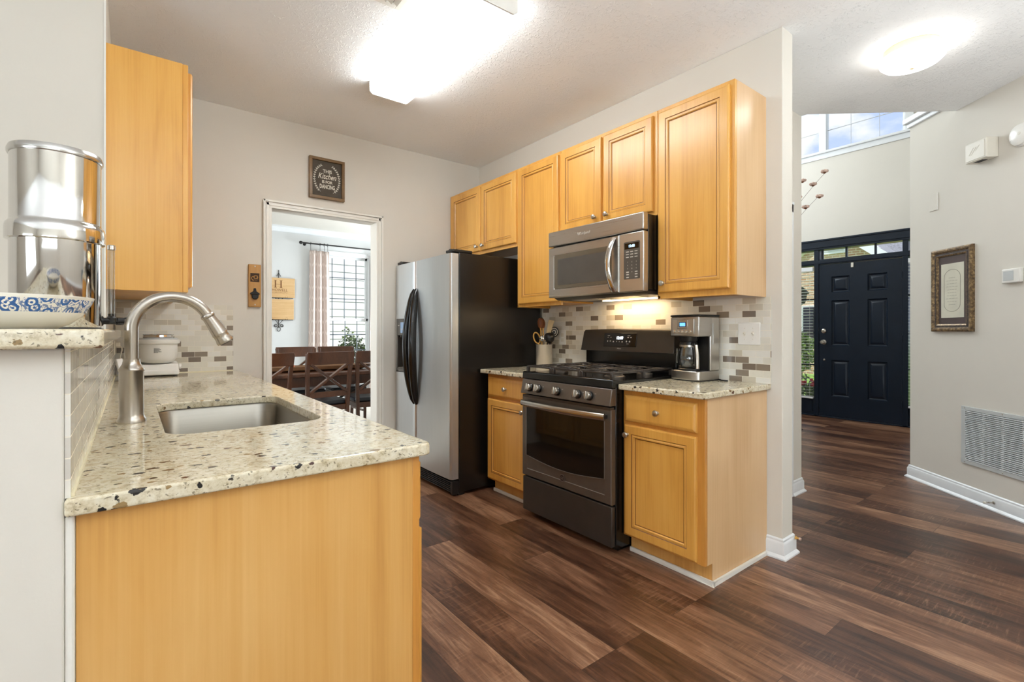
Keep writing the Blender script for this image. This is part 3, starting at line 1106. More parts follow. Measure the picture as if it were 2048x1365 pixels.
upper('short maple wall cabinet with two doors above the refrigerator', 2.995, 4.012, 1.862,
      [(3.965, 3.492, 1.890, 2.440, 3.532, 1.930), (3.476, 2.990 + .008, 1.890, 2.440, 3.440, 1.930)])
upper('tall narrow maple wall cabinet between the refrigerator and the microwave', 2.505, 2.993, 1.385,
      [(2.965, 2.518, 1.410, 2.440, None, None)])
upper('short two-door maple wall cabinet directly over the microwave', 1.705, 2.503, 1.868,
      [(2.490, 2.120, 1.890, 2.440, 2.165, 1.935), (2.100, 1.728, 1.890, 2.440, 2.065, 1.935)])
upper('tall single-door maple wall cabinet with pale end panel, right of the microwave', 1.250, 1.703, 1.385,
      [(1.690, 1.272, 1.418, 2.440, 1.655, 1.470)], side=True)

# --- base cabinets either side of the range
BF = XW - 2.10            # face frame front at x = 2.10


def base_unit(name_label, y0, y1, side, kd):
    t = thing('base_cabinet', name_label, 'cabinet', (XW, 0, 0), EAST, 'maple base cabinets beside the range')
    b = B()
    b.box(-y1, -y0 - (0.004 if side else 0), -BF + 0.02, -0.002, 0.105, CT - 0.031)
    b.box(-y1, -y0, -BF, -BF + 0.02, 0.105, CT - 0.031)
    b.build('carcass', 'maple_edge', t, bevel=0.0015)
    B().box(-y1, -y0 - (0.004 if side else 0), -BF + 0.065, -BF + 0.08, 0.0, 0.106).build('toe_kick', 'maple_end', t)
    if side:
        b = B().prism([(-BF + 0.0205, 0.105), (-BF + 0.065, 0.105), (-BF + 0.065, 0), (-0.002, 0), (-0.002, CT - 0.031), (-BF + 0.0205, CT - 0.031)], -y0 - 0.004, -y0, lambda u, v, h: (h, u, v))
        b.build('end_panel', 'maple_side', t, label='pale unstained laminate end panel')
    w = y1 - y0
    cab_drawer(t, -y1 + 0.018, -y0 - 0.036, 0.722, 0.862, -BF, (-y1 - y0) / 2 - .008, 0.790)
    cab_door(t, -y1 + 0.018, -y0 - 0.036, 0.118, 0.704, -BF, -y1 + 0.018 + (kd if kd > 0 else w - .054 + kd), 0.652)
    return t


base_unit('maple base cabinet with drawer, between the range and the open hall', 1.245, 1.720, True, 0.022)
base_unit('narrow maple base cabinet between the refrigerator and the range', 2.492, 2.995, False, -0.026)


def shoe_strip(name, pts, h=0.022, w=0.014):
    b = B()
    for p, q in zip(pts, pts[1:]):
        p, q = Vector(p + (0,)), Vector(q + (0,))
        d = (q - p).normalized()
        s = Vector((d.y, -d.x, 0))
        a, c = p - d * 0.0, q + d * 0.0
        b.add([a, c, c + s * w, a + s * w, a + Vector((0, 0, h)), c + Vector((0, 0, h)), c + s * w * .35 + Vector((0, 0, h)), a + s * w * .35 + Vector((0, 0, h))],
              [(3, 2, 1, 0), (4, 5, 6, 7), (0, 1, 5, 4), (1, 2, 6, 5), (2, 3, 7, 6), (3, 0, 4, 7)])
    return b.build(name, 'white_trim', smooth=0, kind='structure')


b = B()
b.box(2.151, 2.1645, 1.231, 1.722, 0, 0.024)
b.box(2.151, XW - .028, 1.231, 1.2445, 0, 0.024)
b.build('trim_shoe_range', 'white_trim', smooth=0, kind='structure', bevel=0.004)
B().box(2.151, 2.1645, 2.49, 3.0, 0, 0.024).build('trim_shoe_fridge', 'white_trim', smooth=0, kind='structure', bevel=0.004)

# --- worktops
b = B().box(2.055, XW - 0.001, 1.222, 1.722, CT - 0.03, CT)
tag(b.build('granite_worktop', 'granite', bevel=0.006, segs=3), 'short speckled granite worktop under the coffee maker', 'countertop')
b = B().box(2.055, XW - 0.001, 2.488, 3.035, CT - 0.03, CT)
tag(b.build('granite_worktop', 'granite', bevel=0.006, segs=3), 'small granite worktop under the utensil crock beside the refrigerator', 'countertop')

# --- tile backsplashes
t_ = B().box(-3.12, -1.222, -0.008, -0.0005, CT, 1.386).build('tile_backsplash', 'mosaic', smooth=0)
tag(place(t_, (XW, 0, 0), EAST), 'mosaic tile backsplash of cream and brown glass behind the range', 'backsplash')
t_ = B().box(XB + .008, 0.577, -0.008, -0.0005, CT, 1.386).build('tile_backsplash', 'mosaic', smooth=0)
tag(place(t_, (0, YS, 0), 0), 'mosaic tile backsplash behind the white mixer, under the kitchen sign wall', 'backsplash')
t_ = B().box(1.122, YS - .009, -0.008, -0.0005, CT, 1.172).build('tile_backsplash', 'mosaic_pale', smooth=0)
tag(place(t_, (XB, 0, 0), WEST), 'glossy mosaic tile backsplash below the raised bar, behind the faucet', 'backsplash')
b = B()
b.box(XB + .008, XB + .0125, 1.13, YS - .01, CT, CT + 0.005)
b.box(XB + .008, 0.577, YS - .0125, YS - .008, CT, CT + 0.005)
b.build('trim_caulk', 'caulk', smooth=0, kind='structure')

# --- bar top and the peninsula worktop with its undermount sink
b = B().box(-0.62, -0.037, 1.085, 2.768, 1.173, 1.206)
tag(b.build('granite_bar_top', 'granite', bevel=0.006, segs=3), 'raised granite bar top carrying the blue and white bowl', 'countertop')
SX0, SX1, SY0, SY1, SR_ = 0.075, 0.497, 1.62, 2.36, 0.075
NX = 0.605


def rrect(x0, x1, y0, y1, r, n=8):
    out = []
    for cx, cy, a in ((x1 - r, y0 + r, -pi / 2), (x1 - r, y1 - r, 0), (x0 + r, y1 - r, pi / 2), (x0 + r, y0 + r, pi)):
        for k in range(n + 1):
            q = a + (pi / 2) * k / n
            out.append((cx + r * cos(q), cy + r * sin(q)))
    return out


bm = bmesh.new()
outer = [(XB + .0005, 1.108), (NX - .02, 1.108), (NX - .006, 1.114), (NX, 1.128), (NX, YS - .0005), (XB + .0005, YS - .0005)]
inner = rrect(SX0, SX1, SY0, SY1, SR_)


def ring_edges(pts, z):
    vs = [bm.verts.new((x, y, z)) for x, y in pts]
    return vs, [bm.edges.new((vs[i], vs[(i + 1) % len(vs)])) for i in range(len(vs))]


vo_, eo_ = ring_edges(outer, CT)
vi_, ei_ = ring_edges(inner, CT)
fill = bmesh.ops.triangle_fill(bm, edges=eo_ + ei_, use_beauty=True)
ext = bmesh.ops.extrude_face_region(bm, geom=bm.faces[:])
bmesh.ops.translate(bm, vec=(0, 0, -0.03), verts=[g for g in ext['geom'] if isinstance(g, bmesh.types.BMVert)])
bmesh.ops.recalc_face_normals(bm, faces=bm.faces[:])
me = bpy.data.meshes.new('granite_worktop')
bm.to_mesh(me)
bm.free()
me.materials.append(M['granite'])
o = bpy.data.objects.new('granite_worktop', me)
COL.objects.link(o)
bv = o.modifiers.new('edge', 'BEVEL')
bv.width, bv.segments, bv.limit_method, bv.angle_limit = 0.006, 3, 'ANGLE', radians(50)
tag(o, 'long polished granite worktop of the peninsula with the sink cut out', 'countertop')

# sink
t = thing('kitchen_sink', 'undermount stainless steel sink set into the granite peninsula', 'sink', (0, 0, CT - 0.031))
b = B()
n_ = len(inner)
lv = []
cxs, cys = (SX0 + SX1) / 2, (SY0 + SY1) / 2
for grow, z, rr_ in ((0.022, 0.0, SR_ + .022), (0.004, 0.0, SR_ + .004), (0.0, -0.006, SR_), (-0.010, -0.150, SR_ - 0.005), (-0.016, -0.178, SR_ - .008), (-0.035, -0.195, SR_ - 0.02), (-0.075, -0.200, 0.02)):
    lv.append([(x, y, z) for x, y in rrect(SX0 - grow, SX1 + grow, SY0 - grow, SY1 + grow, max(rr_, 0.02))])
vs = [p for l in lv for p in l]
fs = []
for i in range(len(lv) - 1):
    for k in range(n_):
        k2 = (k + 1) % n_
        fs.append((i * n_ + k, i * n_ + k2, (i + 1) * n_ + k2, (i + 1) * n_ + k))
fs.append(tuple((len(lv) - 1) * n_ + k for k in range(n_)))
b.add(vs, fs)
b.build('basin', 'sink_steel', t)
B().lathe([(0.055, 0.0), (0.05, 0.004), (0.04, 0.002), (0.0, -0.004)], (cxs, cys, -0.2), (0, 0, 1), 24).build('drain', 'chrome', t)

# peninsula base cabinets: one carcass run, with doors edge-on to the camera
t = thing('base_cabinet', 'maple peninsula cabinet under the sink worktop, its broad end panel facing the camera', 'cabinet', (0, 1.13, 0))
b = B()
b.box(XB + .03, NX - .045, 0.021, YS - 1.13 - .003, 0.105, 0.108)
b.box(XB + .003, XB + .02, 0.021, YS - 1.13 - .003, 0.0, CT - .031)
b.box(NX - .06, NX - .045, 0.021, YS - 1.13 - .003, 0.105, CT - .031)
b.build('carcass', 'maple', t)
B().box(NX - .115, NX - .10, 0.021, YS - 1.13 - .003, 0.0, 0.105).build('toe_kick', 'maple_end', t)
B().box(XB + .014, NX - .045, 0, 0.02, 0.0, CT - .031).build('end_panel', 'maple_end', t, bevel=0.001, label='broad honey maple veneer end panel with worn patches')
B().box(NX - .0448, NX - .026, 0, YS - 1.13 - .003, 0.105, CT - .031).build('face_frame', 'maple_edge', t, bevel=0.0015)
ys_ = (1.15, 1.60, 2.06, 2.52, 2.98, 3.44)
for i, y0 in enumerate(ys_):
    y1 = y0 + 0.43
    # fronts look to +X: build in a WEST-turned frame then bake into this parent's frame
    R_ = Matrix.Translation((NX - .026, -1.13, 0)) @ Matrix.Rotation(WEST, 4, 'Z')
    d = B().rings(y1 - y0, 0.15, DRAWER_PROF, 0, None, 0, y0, 0.715).xf(R_).build('drawer', 'maple', t, smooth=0)
    d2 = B().rings(y1 - y0, 0.575, DOOR_PROF, 0, DOOR_MATS, 0, y0, 0.118).xf(R_).build('door', ['maple', 'glaze'], t, smooth=0)
    for par, kz, ky in ((d, 0.79, (y0 + y1) / 2), (d2, 0.65, y1 - .03 if i % 2 == 0 else y0 + .03)):
        B().lathe([(0.009, 0), (0.006, 0.008), (0.0145, 0.019), (0.016, 0.023), (0.006, 0.030), (0.0, 0.0303)], (ky, -0.02, kz), (0, -1, 0), 16).xf(R_).build('knob', 'nickel', par)
B().box(XB, XB + .0135, 1.122, 1.1495, 0, CT - .031).build('trim_peninsula_corner', 'white_trim', smooth=0, kind='structure', bevel=0.004)

# left wall cabinet, end panel towards the camera
t = thing('wall_cabinet', 'maple wall cabinet on the left wall over the mixer, flat end panel in view', 'cabinet', (XB, 2.775, 1.385))
b = B()
b.box(0.002, 0.300, 0.0, 1.235, 0.018, 1.075)
b.box(0.280, 0.302, -0.001, 1.235, 0.0, 1.075)
b.build('carcass', 'maple', t, bevel=0.0015)
B().box(0.0, 0.2795, -0.004, 0.0, 0.0, 1.075).build('end_panel', 'maple', t)
for y0, y1 in ((0.025, 0.61), (0.625, 1.21)):
    R_ = Matrix.Translation((0.302, 0, 0)) @ Matrix.Rotation(WEST, 4, 'Z')
    d = B().rings(y1 - y0, 1.025, DOOR_PROF, 0, DOOR_MATS, 0, y0, 0.025).xf(R_).build('door', ['maple', 'glaze'], t, smooth=0)
    ky = y1 - .03 if y0 < .1 else y0 + .03
    B().lathe([(0.009, 0), (0.006, 0.008), (0.0145, 0.019), (0.016, 0.023), (0.006, 0.030), (0.0, 0.0303)], (ky, -0.02, 0.08), (0, -1, 0), 16).xf(R_).build('knob', 'nickel', d)
B().box(XB - .004, XB + .002, 2.764, 2.7705, 1.207, CEIL).build('trim_left_corner', 'white_trim', smooth=0, kind='structure')

# ---------------------------------------------------------------- refrigerator
t = thing('refrigerator', 'side-by-side refrigerator with steel doors and textured black side', 'refrigerator', (XW, 0, 0), EAST)
y0, y1 = 3.055, 3.995       # right and left sides
xl, xr = -y1, -y0
fd = XW - 1.885             # cabinet front depth
B().box(xl, xr, -fd, -0.04, 0.02, 1.775).build('body', 'fridge_black', t, bevel=0.006)
B().box(xl + .01, xr - .01, -fd - 0.0, -fd + .05, 0.0, 0.115).build('kick_base', 'black_plastic', t)
b = B()
for k in range(6):
    b.box(xl + .02, xr - .03, -fd - 0.045, -fd, 0.020 + k * .014, 0.029 + k * .014)
b.box(xl + .005, xl + .02, -fd - 0.05, -fd, 0.012, 0.108)
b.box(xr - .03, xr - .003, -fd - 0.055, -fd, 0.012, 0.112)
b.build('base_grille', 'black_plastic', t, bevel=0.003)
split = -3.610


def bowed(x0, x1, z0, z1, holes=None):
    """door with a softly rounded outer stile and slightly bowed face"""
    pts = []
    for s in (0, .004, .009, .015, .022, .032, .05, .15, .3, .5, .7, .85, .95, .968, .978, .985, .991, .996, 1):
        x = x0 + (x1 - x0) * s
        e = min(s, 1 - s) * (x1 - x0)
        y = -fd - 0.068 + (0.012 * (1 - min(e / 0.02, 1)) ** 2) - 0.006 * sin(pi * s)
        pts.append((x, y))
    return pts + [(x1, -fd - .006), (x0, -fd - .006)]


D_ = (-3.965, -3.745, 0.855, 1.305)  # dispenser opening on the freezer door
fz = B()
poly = bowed(xl, split - .003, 0, 0)
fz.prism(poly, 0.125, D_[2], lambda u, v, h: (u, v, h))
fz.prism(poly, D_[3], 1.765, lambda u, v, h: (u, v, h))
fz.box(xl, D_[0], -fd - 0.0675, -fd - .006, D_[2], D_[3])
fz.box(D_[1], split - .003, -fd - 0.0705, -fd - .006, D_[2], D_[3])
fzo = fz.build('freezer_door', 'fridge_steel', t, smooth=25)
fr_ = B().prism(bowed(split + .003, xr - 0.001, 0, 0), 0.125, 1.765)
fro = fr_.build('refrigerator_door', 'fridge_steel', t, smooth=25)
b = B()
b.box(xl + .002, xr - .002, -fd - 0.006, -fd, 0.12, 1.77)
b.build('door_gasket', 'black_plastic', t)
B().box(xr - .02, xr + .0005, -fd - .058, -fd - .008, 0.125, 1.765).build('door_edge', 'fridge_steel', fro)
for xx in (xl + .05, xr - .06):
    b = B().box(xx - .05, xx + .055, -fd - .05, -fd + .12, 1.775, 1.797)
    b.cyl((xx, -fd - .035, 1.765), (xx, -fd - .035, 1.803), 0.014, 16)
    b.build('hinge_cover', 'black_plastic', t, bevel=0.006)
# dispenser
ds = B()
ds.box(D_[0], D_[1], -fd - .074, -fd - .062, 1.165, D_[3])
ds.box(D_[0], D_[0] + .022, -fd - .074, -fd - .01, D_[2], 1.165)
ds.box(D_[1] - .022, D_[1], -fd - .074, -fd - .01, D_[2], 1.165)
ds.box(D_[0], D_[1], -fd - .074, -fd - .01, D_[2], D_[2] + .03)
dso = ds.build('dispenser', 'fridge_panel', fzo, bevel=0.004)
b = B().box(D_[0] + .02, D_[1] - .02, -fd - .016, -fd - .008, D_[2], 1.17)
b.box(D_[0] + .02, D_[1] - .02, -fd - .06, -fd - .008, 1.15, 1.17)
b.obox(((D_[0] + D_[1]) / 2, -fd - .035, 1.06), (1, 0, 0), (0, .9, -.3), (0, .3, .9), .03, .008, .06)
b.build('dispenser_recess', 'black_gloss', fzo)
B().box(D_[0] + .03, D_[1] - .03, -fd - .07, -fd - .02, D_[2] + .030, D_[2] + .038).build('drip_tray', 'nickel', fzo, bevel=0.002)
b = B().box(D_[0] + .085, D_[1] - .012, -fd - .0755, -fd - .074, 1.185, 1.275)
for k in range(6):
    b.lathe([(0.0062, 0), (0.0062, .001)], (D_[0] + .098 + k * .0185, -fd - .0755, 1.215), (0, -1, 0), 12, 1)
    b.lathe([(0.0040, 0), (0.0040, .0014)], (D_[0] + .098 + k * .0185, -fd - .0755, 1.215), (0, -1, 0), 12, 0)
b.box(D_[0] + .035, D_[0] + .06, -fd - .0748, -fd - .074, 1.245, 1.25, 1)
b.build('control_display', ['panel_blue', 'panel_print'], fzo)


def fridge_handle(sx, door):
    pts, rr = [], []
    n = 24
    for k in range(n + 1):
        s = k / n
        z = 0.615 + (1.535 - 0.615) * s
        bow = sin(pi * s) ** 0.62
        pts.append((split + sx * (0.020 + 0.034 * sin(pi * s)), -fd - 0.064 - 0.062 * bow, z))
        rr.append(0.015 + 0.013 * sin(pi * s) ** 0.5)
    B().tube(pts, rr, 12, sx=1.0, sy=1.25, up=(1, 0, 0)).build('door_handle', 'black_enamel', door, smooth=60)


fridge_handle(-1, fzo)
fridge_handle(1, fro)

# ---------------------------------------------------------------- gas range
RY0, RY1 = 1.727, 2.483
t = thing('gas_range', 'slate grey gas range with five knobs between the maple base cabinets', 'oven', (XW, RY0, 0), EAST)
W = RY1 - RY0
x0, x1 = -W, 0.0
RD = XW - 2.045
b = B()
b.box(x0, x1, -RD, -0.03, 0.03, 0.900)
b.box(x0 + .03, x1 - .03, -RD + .05, -0.05, 0.0, 0.03)
b.build('body', 'black_enamel', t, bevel=0.004)
B().box(x0 + .004, x1 - .004, -RD - .030, -RD - .001, 0.045, 0.262).build('storage_drawer', 'slate_dark', t, bevel=0.005)
dz0, dz1 = 0.272, 0.780
b = B()
b.rings(W - .008, dz1 - dz0, [(0, 0), (0, 0.030), (0.004, 0.034), (0.045, 0.034), (0.048, 0.031)], -RD - .001, None, 0, x0 + .004, dz0)
b.build('oven_door', 'slate_steel', t, smooth=0)
od = [o for o in t.children if o.name.startswith('oven_door')][0]
# window glass with a curved lower edge, inner view frame
gp = []
gx0, gx1, gz1 = x0 + .046, x1 - .050, dz1 - .055
for k in range(17):
    s = k / 16
    gp.append((gx0 + (gx1 - gx0) * s, 0.405 - 0.030 * sin(pi * s)))
gp += [(gx1, gz1), (gx0, gz1)]
B().prism(gp, -RD - .0362, -RD - .0322, lambda u, v, h: (u, h, v)).build('oven_window', 'oven_glass', od)
trim = [(u, -RD - .0366, v) for u, v in gp[:17]]
B().tube([(gx0, -RD - .0366, gz1)] + trim + [(gx1, -RD - .0366, gz1)], 0.0022, 6).build('window_trim', 'badge_ring', od)
b = B()
b.box(x0 + .008, x1 - .008, -RD - .034, -RD - .005, dz1 - .004, dz1 + .012)
for k in range(6):
    xx = x0 + .07 + k * .105
    b.box(xx, xx + .075, -RD - .0355, -RD - .034, dz1 - .038, dz1 - .030, 1)
b.build('door_vent', ['slate_dark', 'cavity'], od)
b = B()
b.lathe([(0.021, 0), (0.021, 0.003)], (x0 + W / 2, -RD - .034, 0.333), (0, -1, 0), 28, 0)
b.lathe([(0.018, 0.003), (0.018, 0.004)], (x0 + W / 2, -RD - .034, 0.333), (0, -1, 0), 28, 1)
b.text('GE', 0.020, (x0 + W / 2, -RD - .0385, 0.326), shear=0.25, mi=0)
b.build('badge', ['badge_ring', 'slate_dark'], od)
hp = []
for k in range(21):
    s = k / 20
    hp.append((x0 + .03 + (W - .06) * s, -RD - .058 - .030 * sin(pi * s) ** .8, 0.742))
b = B().tube(hp, 0.019, 12, sx=1.1, sy=0.72, up=(0, 0, 1))
b.build('handle', 'handle_steel', od, smooth=50)
for xx in (x0 + .045, x1 - .045):
    B().box(xx - .016, xx + .016, -RD - .070, -RD - .03, 0.730, 0.754).build('handle_mount', 'black_plastic', od, bevel=0.004)
# control panel, leaning back
b = B().prism([(-RD - .048, 0.800), (-RD - .030, 0.892), (-RD + .03, 0.892), (-RD + .03, 0.800)], x0 + .002, x1 - .002, lambda u, v, h: (h, u, v))
cpo = b.build('control_panel', 'slate_steel', t, bevel=0.004)
nrm = Vector((0, -0.981, 0.192)).normalized()
upv = Vector((0, 0.192, 0.981)).normalized()
for kx in (0.095, 0.175, 0.345, 0.515, 0.605):
    c = Vector((x0 + kx, -RD - .0402, 0.842))
    b = B().lathe([(0.026, 0), (0.026, 0.012), (0.023, 0.015)], c, nrm, 28, 0)
    b.lathe([(0.0225, 0.013), (0.0215, 0.030), (0.019, 0.033), (0.0, 0.0335)], c, nrm, 28, 1)
    ko = b.build('burner_knob', ['black_enamel', 'nickel'], cpo)
    b = B().obox(c + nrm * 0.034, (1, 0, 0), nrm, upv, 0.0062, 0.010, 0.022)
    b.build('knob_grip', 'nickel', ko, bevel=0.003)
    B().text('LITE', 0.008, c + Vector((0.037, -.0006, 0)) + upv * .012, v=upv, depth=.0004).build('knob_marking', 'panel_print', cpo, smooth=0)
# cooktop
b = B().prism([(-RD - .032, 0.895), (-RD - .028, 0.936), (-RD - .018, 0.942), (-RD + .03, 0.934), (-0.10, 0.934), (-0.10, 0.895)], x0, x1, lambda u, v, h: (h, u, v))
b.build('cooktop', 'black_enamel', t, bevel=0.004)
for i, (bx, by, r) in enumerate(((0.15, -.50, .042), (0.15, -.22, .034), (0.378, -.36, .046), (0.606, -.50, .048), (0.606, -.22, .034))):
    b = B().lathe([(r + .012, 0), (r + .012, 0.008), (r, 0.012), (r, 0.018)], (x0 + bx, by, .934), (0, 0, 1), 24, 1)
    b.lathe([(r * .86, 0.018), (r * .86, 0.025), (0.0, 0.026)], (x0 + bx, by, .934), (0, 0, 1), 24, 0)
    b.build('burner', ['cast_iron', 'slate_steel'], t)
gw = (W - .03) / 3
for i in range(3):
    a = x0 + .015 + i * gw + .003
    c = a + gw - .006
    f_, k_ = -RD - .008, -0.125
    zt = 0.972
    b = B()
    for xx in (a + .006, c - .006):
        b.bar((xx, f_, zt), (xx, k_, zt), 0.011, 0.012)
    for yy in (f_ + .006, k_ - .006, (f_ + k_) / 2):
        b.bar((a, yy, zt), (c, yy, zt), 0.011, 0.012)
    nb = 8
    for j in range(1, nb):
        yy = f_ + (k_ - f_) * j / nb
        if abs(yy - (f_ + k_) / 2) < .01:
            continue
        b.bar((a, yy, zt + .001), (a + gw * .36, yy + (.012 if j % 2 else -.012), zt + .003), 0.009, 0.010)
        b.bar((c, yy, zt + .001), (c - gw * .36, yy + (-.012 if j % 2 else .012), zt + .003), 0.009, 0.010)
    m_ = (a + c) / 2
    for q in ((f_ + k_) / 2 - .145, (f_ + k_) / 2 + .145):
        b.bar((m_, q - .10, zt + .002), (m_, q - .03, zt + .004), 0.009, 0.010)
        b.bar((m_, q + .10, zt + .002), (m_, q + .03, zt + .004), 0.009, 0.010)
    for xx in (a + .008, c - .008):
        for yy in (f_ + .006, (f_ + k_) / 2, k_ - .006):
            b.box(xx - .010, xx + .010, yy - .009, yy + .009, 0.9345, zt)
    b.build('burner_grate', 'cast_iron', t, bevel=0.002, segs=1)
# backguard
b = B()
b.box(x0 + .006, x1 - .006, -0.105, -0.03, 0.90, 1.068)
b.build('back_riser', 'black_enamel', t, bevel=0.003)
prof = [(-0.150, 1.066), (-0.146, 1.078), (-0.126, 1.196), (-0.112, 1.210), (-0.03, 1.210), (-0.03, 1.066)]
b = B()
n_ = len(prof)
vs, fs = [], []
nx_ = 12
for k in range(nx_ + 1):
    s = k / nx_
    for u, v in prof:
        flare = 0.012 * (1.21 - v) / .144
        vs.append((x0 - flare + 0.006 + (W + 2 * flare - .012) * s, u - 0.012 * sin(pi * s) * (1 if u < -.1 else 0), v + (0.006 * sin(pi * s) if v > 1.15 else 0)))
for k in range(nx_):
    for j in range(n_):
        j2 = (j + 1) % n_
        fs.append((k * n_ + j, k * n_ + j2, (k + 1) * n_ + j2, (k + 1) * n_ + j))
fs += [tuple(range(n_)), tuple(reversed([nx_ * n_ + j for j in range(n_)]))]
b.add(vs, fs)
bgo = b.build('backguard', 'slate_dark', t, bevel=0.002, smooth=40)
bn = Vector((0, -0.986, 0.167)).normalized()
bu = Vector((0, 0.167, 0.986)).normalized()
bc = Vector((x0 + W * .465, -0.1475, 1.142))
b = B().obox(bc, (1, 0, 0), bn, bu, 0.137, 0.004, 0.046)
b.build('touch_panel', 'black_gloss', bgo, bevel=0.002)
b = B()
f0 = bc + bn * 0.0046
for dx_, dz_, w_, h_ in ((-.095, .028, .02, .003), (-.1, .017, .008, .003), (-.075, .017, .01, .003), (.075, .028, .022, .003), (.07, .017, .011, .007), (.093, .017, .011, .007),
                         (-.1, -.010, .006, .009), (-.077, -.009, .009, .008), (-.05, -.012, .009, .008), (-.022, -.011, .004, .007), (.0, -.012, .004, .006), (.024, -.013, .009, .008), (.06, -.010, .009, .010), (.085, -.010, .010, .010), (.07, -.026, .018, .002)):
    b.obox(f0 + Vector((dx_, 0, 0)) + bu * dz_, (1, 0, 0), bn, bu, w_ / 2, 0.0003, h_ / 2)
b.build('key_marking', 'panel_print', bgo, smooth=0)
B().text('12:03', 0.026, f0 + bu * .004 + bn * .0006, v=bu, shear=.1, bold=.0004).build('clock_display', 'digit_white', bgo, smooth=0)
B().text('Adora', 0.014, bc + bn * .001 - bu * .062, v=bu, shear=.3).build('nameplate', 'panel_print', bgo, smooth=0)

# ---------------------------------------------------------------- microwave over the range
t = thing('microwave_oven', 'stainless over-the-range microwave hung under the short cabinet', 'microwave', (XW, 1.708, 1.424), EAST)
W = 0.79
x0, x1 = -W, 0.0
H_ = 0.44
MD = XW - 2.30
B().box(x0 + .004, x1 - .001, -MD, -0.002, 0.012, H_).build('body', 'black_enamel', t, bevel=0.003)
vz = 0.345
b = B().box(x0, x1 - .001, -MD - .045, -MD, vz + .003, H_ + .008)
vo_ = b.build('top_vent', 'steel_h', t, bevel=0.006)
B().text('Whirlpool', 0.026, (x0 + .33, -MD - .0455, vz + .045), shear=.15, depth=.001).build('nameplate', 'panel_print', vo_, smooth=0)
px = x1 - .175            # door / keypad split
door = B()
dw = px - x0 - .002
door.rings(dw, vz - .006, [(0, 0), (0, 0.036), (0.006, 0.044), (0.054, 0.044), (0.059, 0.040)], -MD, None, 0, x0, 0.003)
do = door.build('door', 'steel_h', t, smooth=0)
b = B()
wx0, wx1, wz0, wz1 = x0 + .056, px - .062, .060, vz - .058
b.prism(rrect(wx0, wx1, wz0, wz1, .014, 5), -MD - .0435, -MD - .040, lambda u, v, h: (u, h, v))
b.build('window', 'window_tint', do)
b = B().prism(rrect(wx0 + .035, wx1 - .03, wz0 + .024, wz1 - .03, .008, 5), -MD - .0445, -MD - .0434, lambda u, v, h: (u, h, v))
b.build('window_screen', 'fridge_panel', do)
hp = []
for k in range(21):
    s = k / 20
    hp.append((px - .040 - .012 * sin(pi * s), -MD - .044 - .045 * sin(pi * s) ** .75, 0.012 + (vz - .03) * s))
B().tube(hp, 0.016, 12, sx=1.25, sy=0.55, up=(1, 0, 0)).build('handle', 'chrome', do, smooth=50)
cp = B().box(px + .002, x1 - .001, -MD - .043, -MD, 0.003, vz - .003)
cpo = cp.build('control_panel', 'steel_v', t, bevel=0.005)
kx0, kx1, kz0, kz1 = px + .036, x1 - .026, 0.075, vz - .055
b = B().prism(rrect(kx0, kx1, kz0, kz1, .006, 4), -MD - .0445, -MD - .043, lambda u, v, h: (u, h, v))
kpo = b.build('keypad', 'fridge_panel', cpo)
b = B()
kw = kx1 - kx0
for r_, zz in enumerate((.155, .140, .124)):
    for c_ in range(3):
        b.box(kx0 + kw * (.14 + .27 * c_), kx0 + kw * (.32 + .27 * c_), -MD - .0449, -MD - .0445, kz0 + zz, kz0 + zz + .005)
for k, ch in enumerate('123456789'):
    b.text(ch, 0.010, (kx0 + kw * (.24 + .27 * (k % 3)), -MD - .0447, kz0 + .095 - .019 * (k // 3)), depth=.0004)
b.text('0', 0.010, (kx0 + kw * .51, -MD - .0447, kz0 + .038), depth=.0004)
for r_, zz in enumerate((.038, .024, .008)):
    for c_ in (0, 2):
        b.box(kx0 + kw * (.16 + .27 * c_), kx0 + kw * (.32 + .27 * c_), -MD - .0449, -MD - .0445, kz0 + zz, kz0 + zz + .006)
b.build('key_marking', 'panel_print', kpo, smooth=0)
B().box(kx0 + .006, kx1 - .006, -MD - .0449, -MD - .0444, kz1 - .042, kz1 - .008).build('display_window', 'black_gloss', kpo)
B().text('12:03', 0.020, ((kx0 + kx1) / 2, -MD - .0454, kz1 - .032), depth=.0004, bold=.0003).build('clock_display', 'digit_blue', kpo, smooth=0)
b = B()
b.prism([(-MD - .03, 0.012), (-MD + .02, -0.012), (-0.02, -0.012), (-0.01, 0.012)], x0 + .02, x1 - .015, lambda u, v, h: (h, u, v))
uo = b.build('underside', 'slate_dark', t, bevel=0.003)
b = B()
for xx in (x0 + .12, x0 + .42):
    b.box(xx, xx + .22, -MD + .06, -MD + .20, -.0145, -.012)
b.build('grease_filter', 'nickel', uo)
B().box(x0 + .20, x0 + .62, -.13, -.08, -.016, -.012).build('hood_light', 'hood_lamp', uo)

